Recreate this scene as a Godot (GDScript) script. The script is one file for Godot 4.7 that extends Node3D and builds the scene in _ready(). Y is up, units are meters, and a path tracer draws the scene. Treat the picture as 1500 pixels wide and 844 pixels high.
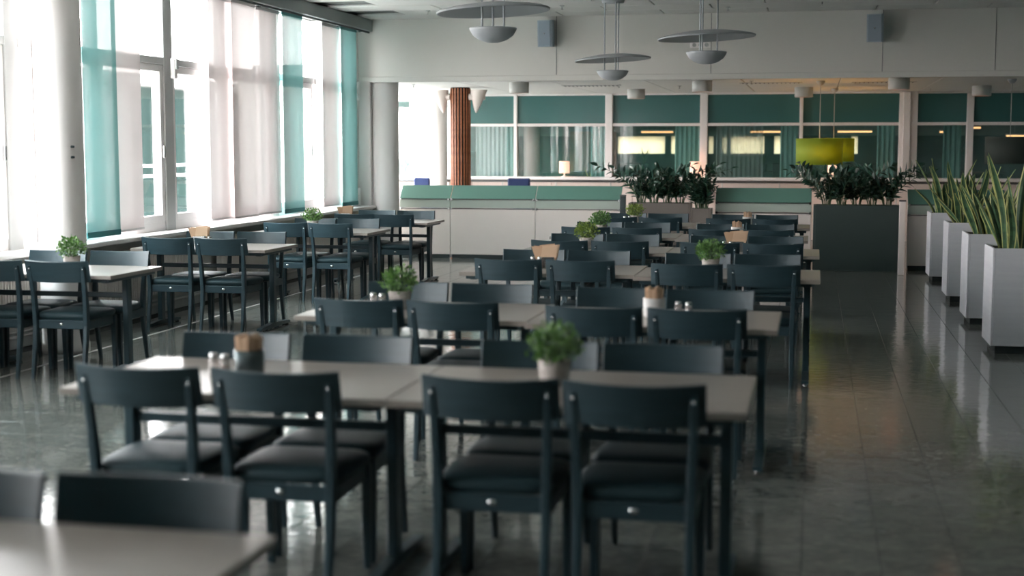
extends Node3D
# Canteen: window wall on the left, rows of tables, a lower bay with glazed office behind.

var M := {}
var taken := {}
var rng := RandomNumberGenerator.new()

func _ready() -> void:
	rng.seed = 4711
	setup_view()
	make_materials()
	build_floor()
	build_shell()
	build_ceilings()
	build_window_wall()
	build_curtains()
	build_back_wall()
	build_office()
	build_outside()
	build_partitions()
	build_radiators()
	build_tables_and_chairs()
	build_planters()
	build_lamps()
	build_fixtures()

# ------------------------------------------------------------------ view and light
func setup_view() -> void:
	var cam := Camera3D.new()
	cam.name = "camera"
	add_child(cam)
	cam.position = Vector3(0, 1.6, 0)
	cam.rotation_degrees = Vector3(-5.675, 11.975, 0)
	cam.fov = 22.905
	cam.near = 0.1
	cam.far = 300.0
	var at := CameraAttributesPhysical.new()
	at.frustum_focal_length = 50.0
	at.frustum_focus_distance = 14.0
	at.exposure_aperture = 1.6
	at.exposure_multiplier = 1.0
	cam.attributes = at
	cam.fov = 22.905
	cam.current = true
	var e := Environment.new()
	e.background_mode = Environment.BG_SKY
	var sm := ProceduralSkyMaterial.new()
	sm.sky_top_color = Color(0.88, 0.94, 0.96)
	sm.sky_horizon_color = Color(1.0, 0.955, 0.94)
	sm.sky_curve = 0.25
	sm.ground_horizon_color = Color(0.93, 0.88, 0.86)
	sm.ground_bottom_color = Color(0.62, 0.6, 0.58)
	sm.sky_energy_multiplier = 3.7
	sm.ground_energy_multiplier = 2.2
	var sky := Sky.new()
	sky.sky_material = sm
	e.sky = sky
	e.tonemap_mode = Environment.TONE_MAPPER_LINEAR
	e.tonemap_exposure = 1.3
	e.sdfgi_enabled = true
	e.ssao_enabled = true
	e.ssil_enabled = true
	var we := WorldEnvironment.new()
	we.name = "world_environment"
	we.environment = e
	add_child(we)

# ------------------------------------------------------------------ materials
func c8(r: float, g: float, b: float) -> Color:
	return Color(r / 255.0, g / 255.0, b / 255.0)

func mat(key: String, col: Color, rough := 0.6, metal := 0.0) -> StandardMaterial3D:
	var m := StandardMaterial3D.new()
	m.resource_name = key
	m.albedo_color = col
	m.roughness = rough
	m.metallic = metal
	M[key] = m
	return m

func noise_image(n: int, freq: float, sd: int, oct := 4, kind := FastNoiseLite.TYPE_SIMPLEX_SMOOTH) -> Image:
	var f := FastNoiseLite.new()
	f.seed = sd
	f.noise_type = kind
	f.frequency = freq
	f.fractal_octaves = oct
	return f.get_seamless_image(n, n)

# a colour texture that runs from a to b along one or two noises
func mottled(n: int, sd: int, f1: float, f2: float, a: Color, b: Color, c: Color, veins := 0.0) -> ImageTexture:
	var p := noise_image(n, f1, sd)
	var q := noise_image(n, f2, sd + 7, 5)
	var im := Image.create(n, n, false, Image.FORMAT_RGB8)
	for y in n:
		for x in n:
			var v := p.get_pixel(x, y).r
			var w := q.get_pixel(x, y).r
			var col := a.lerp(b, v).lerp(c, clampf((w - 0.5) * 1.6, 0.0, 0.6))
			if veins > 0.0:
				var k := absf(w - v)
				if k < 0.03:
					col = col.lerp(a, veins * (1.0 - k / 0.03))
			im.set_pixel(x, y, col)
	im.generate_mipmaps()
	return ImageTexture.create_from_image(im)

func grain(n: int, sd: int, a: Color, b: Color) -> ImageTexture:
	# long fibres running along the texture's u axis
	var f := FastNoiseLite.new()
	f.seed = sd
	f.frequency = 0.02
	f.fractal_octaves = 4
	var im := Image.create(n, n, false, Image.FORMAT_RGB8)
	for y in n:
		for x in n:
			var v := f.get_noise_2d(x * 0.25, y * 4.0) * 0.5 + 0.5
			im.set_pixel(x, y, a.lerp(b, clampf(v, 0, 1)))
	im.generate_mipmaps()
	return ImageTexture.create_from_image(im)

func triplanar(m: StandardMaterial3D, s: float, world := true) -> void:
	m.uv1_triplanar = true
	m.uv1_world_triplanar = world
	m.uv1_scale = Vector3(s, s, s)

func bumped(m: StandardMaterial3D, n: int, f: float, sd: int, strength: float) -> void:
	var im := noise_image(n, f, sd, 4)
	im.bump_map_to_normal_map(6.0)
	im.generate_mipmaps()
	m.normal_enabled = true
	m.normal_texture = ImageTexture.create_from_image(im)
	m.normal_scale = strength

func glow(key: String, col: Color, e: float) -> StandardMaterial3D:
	var m := mat(key, col, 0.6)
	m.emission_enabled = true
	m.emission = col
	m.emission_energy_multiplier = e
	return m

func make_materials() -> void:
	for k in 3:
		var m := mat("floor_stone_%d" % k, Color.WHITE, 0.085)
		m.albedo_texture = mottled(512, 30 + k * 11, 0.012, 0.05, c8(92, 96, 92), c8(126, 128, 122), c8(150, 146, 138), 0.5)
		m.uv1_triplanar = true
		m.uv1_world_triplanar = true
		m.uv1_scale = Vector3(0.45, 0.45, 0.9)
		m.uv1_offset = Vector3(0.37 * k, 0, 0.61 * k)
		m.metallic_specular = 0.62
		bumped(m, 512, 0.03, 5, 0.035)
	mat("joint", c8(58, 62, 62), 0.7)
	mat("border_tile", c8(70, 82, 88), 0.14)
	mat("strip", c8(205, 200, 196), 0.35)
	var wp := mat("wall_white", c8(222, 217, 211), 0.75)
	bumped(wp, 256, 0.08, 3, 0.05)
	triplanar(wp, 1.2)
	mat("wall_dark", c8(88, 124, 126), 0.7)
	mat("bulkhead", c8(214, 211, 205), 0.6)
	mat("ceiling_tile", c8(228, 226, 222), 0.85)
	mat("ceiling_grid", c8(116, 118, 116), 0.6)
	mat("frame_white", c8(236, 230, 228), 0.4)
	mat("frame_grey", c8(186, 186, 184), 0.45)
	mat("pelmet", c8(146, 154, 152), 0.5)
	mat("track", c8(52, 62, 64), 0.4)
	mat("column_white", c8(224, 218, 215), 0.55)
	var g := mat("pane", Color(0.85, 0.95, 0.93, 0.06), 0.02)
	g.transparency = BaseMaterial3D.TRANSPARENCY_ALPHA
	var og := mat("office_pane", Color(0.4, 0.62, 0.58, 0.12), 0.02)
	og.transparency = BaseMaterial3D.TRANSPARENCY_ALPHA
	var sw := mat("sheer_white", Color(0.93, 0.88, 0.875, 0.97), 0.95)
	sw.transparency = BaseMaterial3D.TRANSPARENCY_ALPHA
	sw.backlight_enabled = true
	sw.backlight = Color(0.3, 0.28, 0.277)
	var stl := mat("sheer_teal", Color(0.5, 0.7, 0.69, 0.965), 0.95)
	stl.transparency = BaseMaterial3D.TRANSPARENCY_ALPHA
	stl.backlight_enabled = true
	stl.backlight = Color(0.21, 0.288, 0.283)
	mat("teal_bar", c8(52, 128, 130), 0.6)
	mat("white_bar", c8(214, 206, 206), 0.5)
	mat("spandrel", c8(62, 108, 106), 0.22)
	mat("ledge", c8(232, 214, 206), 0.55)
	mat("rail", c8(96, 96, 96), 0.35, 0.6)
	var gl := mat("green_glass", c8(104, 150, 138), 0.2)
	gl.metallic_specular = 0.6
	mat("frosted", c8(178, 190, 180), 0.45)
	mat("screen_white", c8(232, 222, 216), 0.45)
	mat("dark_trim", c8(46, 58, 60), 0.4)
	var ch := mat("chair_wood", c8(46, 68, 75), 0.42)
	ch.albedo_texture = grain(256, 91, Color(0.82, 0.84, 0.86), Color(1, 1, 1))
	ch.metallic_specular = 0.48
	triplanar(ch, 1.6, false)
	var se := mat("seat_leather", c8(40, 60, 65), 0.5)
	se.metallic_specular = 0.35
	bumped(se, 256, 0.12, 17, 0.12)
	triplanar(se, 3.0, false)
	mat("steel", c8(196, 198, 198), 0.25, 1.0)
	mat("table_metal", c8(46, 68, 75), 0.36)
	var tt := mat("table_top", Color.WHITE, 0.3)
	tt.albedo_texture = grain(512, 71, c8(140, 132, 125), c8(164, 156, 148))
	triplanar(tt, 1.1, false)
	var te := mat("table_edge", c8(176, 172, 166), 0.45)
	te.metallic_specular = 0.4
	mat("radiator", c8(226, 220, 214), 0.45)
	mat("pipe", c8(208, 204, 200), 0.4)
	var pw := mat("planter_white", c8(214, 215, 220), 0.42)
	pw.albedo_texture = grain(256, 55, Color(0.95, 0.95, 0.96), Color(1, 1, 1))
	triplanar(pw, 0.9)
	mat("plinth", c8(40, 46, 48), 0.6)
	mat("planter_dark", c8(54, 68, 66), 0.5)
	mat("planter_taupe", c8(112, 104, 98), 0.55)
	mat("soil", c8(48, 40, 34), 0.95)
	var lf := mat("vertex_leaf", Color.WHITE, 0.42)
	lf.vertex_color_use_as_albedo = true
	lf.backlight_enabled = true
	lf.backlight = Color(0.25, 0.3, 0.12)
	var zl := mat("zz_leaf", Color.WHITE, 0.28)
	zl.vertex_color_use_as_albedo = true
	mat("stem", c8(70, 92, 62), 0.5)
	var pot := mat("pot", Color.WHITE, 0.8)
	pot.albedo_texture = mottled(256, 8, 0.03, 0.12, c8(150, 142, 136), c8(196, 188, 182), c8(208, 202, 196))
	triplanar(pot, 4.0, false)
	mat("napkin", c8(190, 158, 130), 0.85)
	mat("napkin_light", c8(206, 176, 148), 0.85)
	mat("tin", c8(92, 104, 106), 0.3, 0.5)
	mat("tin_white", c8(206, 204, 202), 0.4)
	var sg := mat("shaker_glass", Color(0.86, 0.82, 0.8, 0.35), 0.05)
	sg.transparency = BaseMaterial3D.TRANSPARENCY_ALPHA
	mat("salt", c8(236, 230, 226), 0.9)
	mat("pepper", c8(112, 82, 66), 0.9)
	var sl := mat("slat_wood", Color.WHITE, 0.45)
	sl.albedo_texture = grain(256, 33, c8(136, 82, 56), c8(186, 118, 82))
	sl.uv1_triplanar = true
	sl.uv1_scale = Vector3(0.8, 0.8, 0.8)
	mat("slat_core", c8(22, 26, 28), 0.7)
	mat("lamp_metal", c8(178, 182, 186), 0.45)
	mat("lamp_disc", c8(168, 172, 175), 0.5)
	mat("cord", c8(176, 176, 174), 0.5)
	mat("speaker_grey", c8(158, 168, 178), 0.6)
	mat("speaker_grille", c8(140, 151, 162), 0.75)
	mat("drum_white", c8(204, 202, 198), 0.5)
	glow("drum_glow", Color(1.0, 0.62, 0.42), 0.25)
	var gs := mat("shade_green", c8(120, 150, 52), 0.7)
	gs.backlight_enabled = true
	gs.backlight = Color(0.62, 0.68, 0.1)
	glow("bulb", Color(1.0, 0.72, 0.3), 9.0)
	mat("shade_dark", c8(52, 62, 58), 0.8)
	glow("shade_lit", Color(1.0, 0.84, 0.74), 0.55)
	mat("navy", c8(44, 60, 104), 0.8)
	mat("horn_white", c8(224, 212, 206), 0.5)
	mat("office_floor", c8(64, 74, 76), 0.4)
	mat("office_wall", c8(120, 134, 132), 0.8)
	var cb := mat("added_blind_cream", c8(238, 232, 214), 0.9)  # for blinds added to dim the sky in the far office windows
	cb.backlight_enabled = true
	cb.backlight = Color(0.9, 0.88, 0.8)
	mat("office_dark", c8(54, 72, 76), 0.7)
	mat("office_wood", c8(142, 122, 100), 0.6)
	mat("office_curtain", c8(126, 176, 172), 0.9)
	var osheer := mat("office_sheer", Color(0.86, 0.93, 0.93, 0.97), 0.9)
	osheer.transparency = BaseMaterial3D.TRANSPARENCY_ALPHA
	osheer.backlight_enabled = true
	osheer.backlight = Color(0.22, 0.25, 0.25)
	var os2 := mat("office_voile", Color(0.88, 0.95, 0.95, 0.5), 0.9)
	os2.transparency = BaseMaterial3D.TRANSPARENCY_ALPHA
	os2.backlight_enabled = true
	os2.backlight = Color(0.5, 0.56, 0.56)
	glow("tube", Color(1.0, 0.78, 0.52), 1.6)
	mat("out_white", c8(168, 164, 162), 0.8)
	mat("out_glass", c8(18, 32, 30), 0.5).metallic_specular = 0.05
	mat("out_ground", c8(176, 172, 168), 0.9)
	mat("out_rail", c8(226, 226, 226), 0.4)
	mat("bush", c8(96, 138, 84), 0.8)

# ------------------------------------------------------------------ mesh helpers
func new_st() -> SurfaceTool:
	var st := SurfaceTool.new()
	st.begin(Mesh.PRIMITIVE_TRIANGLES)
	st.set_smooth_group(-1)
	return st

func face(st: SurfaceTool, pts: Array, out: Vector3) -> void:
	var n: Vector3 = (pts[1] - pts[0]).cross(pts[2] - pts[0])
	var p := pts.duplicate()
	if n.dot(out) > 0.0:
		p.reverse()
	for k in range(1, p.size() - 1):
		st.add_vertex(p[0])
		st.add_vertex(p[k])
		st.add_vertex(p[k + 1])

# chamfered box
func cbox(st: SurfaceTool, c: Vector3, s: Vector3, b := 0.003, bs := Basis.IDENTITY) -> void:
	var h := s * 0.5
	b = minf(b, minf(h.x, minf(h.y, h.z)) * 0.49)
	for ax in 3:
		var u := (ax + 1) % 3
		var w := (ax + 2) % 3
		for sg in [-1.0, 1.0]:
			var q := []
			for k in [[-1, -1], [1, -1], [1, 1], [-1, 1]]:
				var p := Vector3.ZERO
				p[ax] = sg * h[ax]
				p[u] = k[0] * (h[u] - b)
				p[w] = k[1] * (h[w] - b)
				q.append(c + bs * p)
			var o := Vector3.ZERO
			o[ax] = sg
			face(st, q, bs * o)
		for sa in [-1.0, 1.0]:
			for sb in [-1.0, 1.0]:
				var q2 := []
				for e in [[-1, 0], [1, 0], [1, 1], [-1, 1]]:
					var p2 := Vector3.ZERO
					p2[ax] = e[0] * (h[ax] - b)
					p2[u] = sa * (h[u] - (b if e[1] == 1 else 0.0))
					p2[w] = sb * (h[w] - (0.0 if e[1] == 1 else b))
					q2.append(c + bs * p2)
				var o2 := Vector3.ZERO
				o2[u] = sa
				o2[w] = sb
				face(st, q2, bs * o2)
	for sx in [-1.0, 1.0]:
		for sy in [-1.0, 1.0]:
			for sz in [-1.0, 1.0]:
				var sv := Vector3(sx, sy, sz)
				var q3 := []
				for ax2 in 3:
					var p3 := sv * (h - Vector3(b, b, b))
					p3[ax2] = sv[ax2] * h[ax2]
					q3.append(c + bs * p3)
				face(st, q3, bs * sv)

# turned shape: profile of (radius, height), bottom to top
func lathe(st: SurfaceTool, prof: Array, seg := 24, xf := Transform3D.IDENTITY, smooth := true) -> void:
	st.set_smooth_group(1 if smooth else -1)
	for i in prof.size() - 1:
		var a: Vector2 = prof[i]
		var b: Vector2 = prof[i + 1]
		for k in seg:
			var t0 := TAU * k / seg
			var t1 := TAU * (k + 1) / seg
			if k == seg - 1:
				t1 = 0.0
			var p0 := xf * Vector3(a.x * cos(t0), a.y, a.x * sin(t0))
			var p1 := xf * Vector3(a.x * cos(t1), a.y, a.x * sin(t1))
			var q0 := xf * Vector3(b.x * cos(t0), b.y, b.x * sin(t0))
			var q1 := xf * Vector3(b.x * cos(t1), b.y, b.x * sin(t1))
			if a.x > 1e-6:
				st.add_vertex(p0)
				st.add_vertex(p1)
				st.add_vertex(q1 if b.x > 1e-6 else q0)
			if b.x > 1e-6:
				st.add_vertex(p0)
				st.add_vertex(q1)
				st.add_vertex(q0)
	st.set_smooth_group(-1)

# rings of points skinned to one another
func loft(st: SurfaceTool, rings: Array, smooth := false, caps := true) -> void:
	st.set_smooth_group(1 if smooth else -1)
	for i in rings.size() - 1:
		var a: Array = rings[i]
		var b: Array = rings[i + 1]
		var n := a.size()
		for k in n:
			var k1 := (k + 1) % n
			st.add_vertex(a[k])
			st.add_vertex(a[k1])
			st.add_vertex(b[k1])
			st.add_vertex(a[k])
			st.add_vertex(b[k1])
			st.add_vertex(b[k])
	st.set_smooth_group(-1)
	if caps:
		for e in [0, rings.size() - 1]:
			var r: Array = rings[e].duplicate()
			if e != 0:
				r.reverse()
			for k in range(1, r.size() - 1):
				st.add_vertex(r[0])
				st.add_vertex(r[k + 1])
				st.add_vertex(r[k])

func rect_ring(c: Vector3, hx: float, hz: float, ch := 0.0) -> Array:
	if ch <= 0.0:
		return [c + Vector3(-hx, 0, -hz), c + Vector3(hx, 0, -hz), c + Vector3(hx, 0, hz), c + Vector3(-hx, 0, hz)]
	return [c + Vector3(-hx + ch, 0, -hz), c + Vector3(hx - ch, 0, -hz), c + Vector3(hx, 0, -hz + ch), c + Vector3(hx, 0, hz - ch),
		c + Vector3(hx - ch, 0, hz), c + Vector3(-hx + ch, 0, hz), c + Vector3(-hx, 0, hz - ch), c + Vector3(-hx, 0, -hz + ch)]

func tube(st: SurfaceTool, pts: Array, r0: float, r1 := -1.0, seg := 8) -> void:
	if r1 < 0.0:
		r1 = r0
	var rings := []
	for i in pts.size():
		var d: Vector3 = pts[mini(i + 1, pts.size() - 1)] - pts[maxi(i - 1, 0)]
		d = d.normalized()
		var s := d.cross(Vector3.UP if absf(d.y) < 0.95 else Vector3.RIGHT).normalized()
		var t := s.cross(d)
		var r := lerpf(r0, r1, float(i) / maxf(1.0, pts.size() - 1))
		var ring := []
		for k in seg:
			var a := TAU * k / seg
			ring.append(pts[i] + (s * cos(a) + t * sin(a)) * r)
		rings.append(ring)
	loft(st, rings, true)

func commit(st: SurfaceTool, m: String) -> ArrayMesh:
	st.generate_normals()
	var me := st.commit()
	me.surface_set_material(0, M[m])
	return me

func numbered(n: String) -> String:
	if not taken.has(n):
		taken[n] = 0
		return n
	taken[n] += 1
	return "%s_%03d" % [n, taken[n]]

func put(called: String, me: Mesh, parent: Node, at := Vector3.ZERO) -> MeshInstance3D:
	var o := MeshInstance3D.new()
	o.mesh = me
	o.name = called if parent != self else numbered(called)
	o.position = at
	parent.add_child(o, true)
	return o

func obj(called: String, st: SurfaceTool, m: String, parent: Node = null) -> MeshInstance3D:
	return put(called, commit(st, m), self if parent == null else parent)

func tag(o: Node, label: String, category: String, group := "") -> Node:
	o.set_meta("label", label)
	o.set_meta("category", category)
	if group != "":
		o.set_meta("group", group)
	return o

func thing(called: String, at: Vector3, label: String, category: String, group := "", turn := 0.0) -> Node3D:
	var o := Node3D.new()
	o.name = numbered(called)
	add_child(o)
	o.position = at
	o.rotation.y = turn
	tag(o, label, category, group)
	return o

func copy(src: Node3D, at: Vector3, turn: float, label: String) -> Node3D:
	var o: Node3D = src.duplicate()
	var base := String(src.name)
	o.name = numbered(base)
	add_child(o)
	o.position = at
	o.rotation = Vector3(0, turn, 0)
	o.set_meta("label", label)
	return o

func setting(called: String) -> Node3D:
	var o := Node3D.new()
	o.name = called
	o.set_meta("kind", "structure")
	add_child(o)
	return o

func box_mesh(s: Vector3, m: String, b := 0.003) -> ArrayMesh:
	var st := new_st()
	cbox(st, Vector3.ZERO, s, b)
	return commit(st, m)

func part_box(called: String, parent: Node, c: Vector3, s: Vector3, m: String, b := 0.003) -> MeshInstance3D:
	return put(called, box_mesh(s, m, b), parent, c)

# ------------------------------------------------------------------ floor
const XL := -6.2
const XR := 5.5
const ZB := -19.0
const ZW := -25.0
const ZF := 2.5

func build_floor() -> void:
	var fl := setting("floor")
	var st := new_st()
	cbox(st, Vector3(-1.2, -0.104, -11.25), Vector3(13.4, 0.2, 28.1), 0.0)
	obj("slab", st, "joint", fl)
	var T := 0.3
	var tiles := []
	var meshes := []
	var hh := (T - 0.0025) * 0.5
	for k in 3:
		var s := new_st()
		var b := 0.0012
		face(s, [Vector3(-hh + b, 0, -hh + b), Vector3(hh - b, 0, -hh + b), Vector3(hh - b, 0, hh - b), Vector3(-hh + b, 0, hh - b)], Vector3.UP)
		for q in 4:
			var r := Basis(Vector3.UP, q * PI / 2)
			face(s, [r * Vector3(-hh + b, 0, hh - b), r * Vector3(hh - b, 0, hh - b), r * Vector3(hh, -b, hh), r * Vector3(-hh, -b, hh)], r * Vector3(0, 1, 1))
			face(s, [r * Vector3(-hh, -b, hh), r * Vector3(hh, -b, hh), r * Vector3(hh, -0.004, hh), r * Vector3(-hh, -0.004, hh)], r * Vector3(0, 0, 1))
		meshes.append(commit(s, "floor_stone_%d" % k))
	var rest := [new_st(), new_st(), new_st()]
	var singles := 0
	var ix := 0
	var x := -7.67
	while x < 5.4:
		var iz := 0
		var z := 2.35
		while z > -24.9:
			if not (x < -6.1 and z > -19.0):
				var kind := (ix * 7 + iz * 13 + (ix * iz) % 5) % 3
				var near := false
				if z < -5.2 and z > -12.1 and x > -0.35 and x < 1.45 - 0.0 and x < 0.9 + (-z - 5.2) * 0.12:
					near = true
				if z < -6.6 and z > -11.2 and x < -2.75 and x > -4.5 and x > -2.6 + (z + 5.0) * 0.5:
					near = true
				var tilt := Basis(Vector3(sin(ix * 3.1 + iz * 1.7), 0, cos(ix * 2.3 + iz * 4.1)).normalized(), 0.0007)
				if near and singles < 300:
					var o := put("tile", meshes[kind], fl, Vector3(x, 0, z))
					o.basis = tilt
					singles += 1
				else:
					rest[kind].append_from(meshes[kind], 0, Transform3D(tilt, Vector3(x, 0, z)))
			z -= T
			iz += 1
		x += T
		ix += 1
	for k in 3:
		var me: ArrayMesh = rest[k].commit()
		me.surface_set_material(0, M["floor_stone_%d" % k])
		var r2 := put("tile_field", me, fl)
		r2.set_meta("kind", "stuff")
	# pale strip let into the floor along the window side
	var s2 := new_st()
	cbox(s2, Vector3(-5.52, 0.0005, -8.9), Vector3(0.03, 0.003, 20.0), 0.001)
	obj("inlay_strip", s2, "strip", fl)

# ------------------------------------------------------------------ walls of the room
func build_shell() -> void:
	var w := setting("wall_right")
	part_box("panel", w, Vector3(XR + 0.1, 1.8, -11.2), Vector3(0.2, 3.9, 28.2), "wall_dark", 0.0)
	w = setting("wall_front")
	part_box("panel", w, Vector3(-0.4, 1.8, ZF + 0.1), Vector3(12.2, 3.9, 0.2), "wall_dark", 0.0)
	# deep beam over the opening to the lower bay
	var bk := setting("wall_bulkhead")
	part_box("beam", bk, Vector3(-0.6, 2.985, ZB - 0.15), Vector3(12.5, 0.93, 0.3), "bulkhead", 0.004)
	part_box("lip", bk, Vector3(-0.4, 2.52, ZB + 0.008), Vector3(11.8, 0.075, 0.02), "bulkhead", 0.004)
	for x in [-3.42, -1.36, 0.82, 2.2]:
		part_box("seam", bk, Vector3(x, 2.95, ZB + 0.001), Vector3(0.008, 0.78, 0.006), "ceiling_grid", 0.001)
	# pier at the end of the window wall
	var pr := setting("trim_1")
	part_box("post", pr, Vector3(XL + 0.07, 1.26, ZB - 0.06), Vector3(0.2, 2.5, 0.16), "column_white", 0.006)
	# left wall of the lower bay, set back, with its own opening
	var w2 := setting("wall_bay")
	part_box("dado", w2, Vector3(-7.9, 0.4, -22.1), Vector3(0.2, 1.0, 6.1), "wall_white", 0.0)
	part_box("header", w2, Vector3(-7.9, 2.5, -22.1), Vector3(0.2, 0.25, 6.1), "wall_white", 0.0)
	part_box("pier", w2, Vector3(-7.9, 1.6, -19.3), Vector3(0.2, 1.6, 0.5), "wall_white", 0.0)
	part_box("return", w2, Vector3(-7.1, 1.2, -19.12), Vector3(1.6, 2.8, 0.2), "wall_white", 0.0)
	# round columns
	for c in [[-5.72, -10.1, 0.178, 3.34, "pale round column standing before the window wall", "column"], [-5.89, -19.2, 0.195, 2.5, "pale round column at the end of the window wall beside the screens", "column"], [-6.53, -24.35, 0.19, 2.53, "slim white round column at the back beside bright window", "column"]]:
		var st := new_st()
		lathe(st, [Vector2(0.0, 0.0), Vector2(c[2] + 0.004, 0.0), Vector2(c[2] + 0.004, 0.07), Vector2(c[2], 0.074), Vector2(c[2], c[3]), Vector2(0, c[3])], 48)
		var o := obj("round_column", st, "column_white")
		o.position = Vector3(c[0], 0, c[1])
		tag(o, c[4], c[5], "round columns")
		if c[0] == -5.72:
			var s2 := new_st()
			for h in [1.52, 1.6]:
				cbox(s2, Vector3(0.155, h, 0.09), Vector3(0.03, 0.018, 0.05), 0.004, Basis(Vector3.UP, 0.5))
			obj("hook", s2, "dark_trim", o)

func build_ceilings() -> void:
	var ce := setting("ceiling")
	part_box("slab", ce, Vector3(-0.4, 3.47, -8.4), Vector3(12.2, 0.2, 22.2), "ceiling_grid", 0.0)
	# board panels of the main ceiling, single ones where the photograph shows them
	var pm := box_mesh(Vector3(1.334, 0.03, 0.584), "ceiling_tile", 0.006)
	var far := new_st()
	var row := 0
	var z := -18.7
	while z < 2.4:
		var x := -5.35 + (0.675 if row % 2 == 1 else 0.0)
		while x < 5.4:
			if z < -16.0 and x < 2.6:
				put("panel", pm, ce, Vector3(x, 3.355, z))
			else:
				far.append_from(pm, 0, Transform3D(Basis.IDENTITY, Vector3(x, 3.355, z)))
			x += 1.35
		z += 0.6
		row += 1
	var fm: ArrayMesh = far.commit()
	fm.surface_set_material(0, M["ceiling_tile"])
	put("panel_field", fm, ce).set_meta("kind", "stuff")
	var c2 := setting("ceiling_bay")
	part_box("slab", c2, Vector3(-1.1, 2.66, -22.25), Vector3(13.6, 0.2, 5.8), "ceiling_grid", 0.0)
	var pm2 := box_mesh(Vector3(1.336, 0.03, 1.186), "ceiling_tile", 0.006)
	for i in 10:
		for j in 5:
			put("panel", pm2, c2, Vector3(-7.1 + i * 1.35, 2.545, -19.75 - j * 1.2))
	# long air slots
	for p in [Vector3(-3.35, 2.527, -21.6), Vector3(-0.65, 2.527, -21.2), Vector3(0.95, 2.527, -21.3)]:
		var t := thing("air_grille", p, ["slotted air grille beside the left ceiling drum", "slotted air grille left of the green pendant cord", "slotted air grille right of the green pendant cord"][taken.get("air_grille", -1) + 1], "vent", "ceiling air grilles")
		part_box("frame", t, Vector3.ZERO, Vector3(0.9, 0.012, 0.16), "frame_grey", 0.003)
		for k in 14:
			part_box("slat", t, Vector3(-0.4 + k * 0.0615, -0.009, 0), Vector3(0.012, 0.008, 0.13), "dark_trim", 0.001)

# ------------------------------------------------------------------ window wall
func build_window_wall() -> void:
	var w := setting("wall_left")
	part_box("dado", w, Vector3(XL - 0.125, 0.375, -8.3), Vector3(0.25, 0.75, 21.8), "wall_white", 0.004)
	part_box("header", w, Vector3(XL - 0.125, 3.42, -8.3), Vector3(0.25, 0.22, 21.8), "wall_white", 0.004)
	part_box("pier", w, Vector3(XL - 0.125, 1.9, 1.05), Vector3(0.25, 3.3, 3.1), "wall_white", 0.004)
	part_box("pier", w, Vector3(XL - 0.1, 1.99, -18.76), Vector3(0.2, 2.45, 0.48), "wall_white", 0.004)
	var si := setting("trim_2")
	part_box("window_sill", si, Vector3(XL + 0.1, 0.765, -8.3), Vector3(0.26, 0.04, 21.5), "frame_white", 0.006)
	var bb := setting("baseboard_left")
	part_box("board", bb, Vector3(XL + 0.012, 0.06, -8.3), Vector3(0.024, 0.12, 21.5), "frame_grey", 0.004)
	var pe := setting("trim_3")
	part_box("pelmet", pe, Vector3(XL + 0.11, 3.255, -8.3), Vector3(0.2, 0.16, 21.4), "pelmet", 0.006)
	part_box("rail", pe, Vector3(XL + 0.1, 3.168, -8.3), Vector3(0.03, 0.02, 21.4), "frame_white", 0.003)
	part_box("rail", pe, Vector3(XL + 0.155, 3.165, -8.3), Vector3(0.022, 0.026, 21.4), "track", 0.003)
	for k in 16:
		part_box("bracket", pe, Vector3(XL + 0.1, 3.158, -18.7 + k * 0.9), Vector3(0.09, 0.02, 0.02), "track", 0.003)
	# bays of 1.3 m; every second mullion is a heavy one
	var x := XL - 0.06
	var n := 0
	for k in 14:
		var z0 := -19.995 + k * 1.395
		var heavy := k % 2 == 1
		n += 1
		var win := setting("window_%d" % n)
		var wide := 0.19 if heavy else 0.075
		# far mullion of this bay
		part_box("mullion", win, Vector3(x, 2.0, maxf(z0, -18.5)), Vector3(0.14 if heavy else 0.1, 2.44, wide), "frame_grey" if heavy else "frame_white", 0.006)
		var a := maxf(z0, -18.5) + wide * 0.5
		var b := z0 + 1.395 - (0.075 if heavy else 0.19) * 0.5
		var zc := (a + b) * 0.5
		var ln := b - a
		part_box("transom", win, Vector3(x + 0.01, 2.425, zc), Vector3(0.12, 0.07, ln), "frame_grey", 0.005)
		part_box("head", win, Vector3(x, 3.19, zc), Vector3(0.1, 0.06, ln), "frame_white", 0.005)
		part_box("bottom_rail", win, Vector3(x, 0.83, zc), Vector3(0.1, 0.09, ln), "frame_white", 0.005)
		# opening sash
		var s := new_st()
		for zz in [a + 0.035, b - 0.035]:
			cbox(s, Vector3(x + 0.03, 1.63, zz), Vector3(0.05, 1.52, 0.07), 0.005)
		for yy in [0.905, 2.355]:
			cbox(s, Vector3(x + 0.03, yy, zc), Vector3(0.05, 0.07, ln - 0.142), 0.005)
		obj("sash", s, "frame_white", win)
		part_box("pane", win, Vector3(x + 0.02, 1.63, zc), Vector3(0.008, 1.4, ln - 0.14), "pane", 0.0)
		part_box("pane", win, Vector3(x + 0.0, 2.81, zc), Vector3(0.008, 0.7, ln), "pane", 0.0)
		var hst := new_st()
		cbox(hst, Vector3(x + 0.068, 1.55, a + 0.035), Vector3(0.02, 0.12, 0.022), 0.004)
		obj("handle", hst, "steel", win)
	# sensor box on the heavy mullion
	var bx := thing("contact_box", Vector3(XL + 0.05, 2.3, -13.02), "small white box fixed where window mullion and crossbar meet", "sensor")
	part_box("body", bx, Vector3(0.02, 0.06, 0.0), Vector3(0.05, 0.2, 0.07), "frame_white", 0.008)
	part_box("cover", bx, Vector3(0.05, 0.1, 0.0), Vector3(0.02, 0.1, 0.05), "frame_grey", 0.004)

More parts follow.
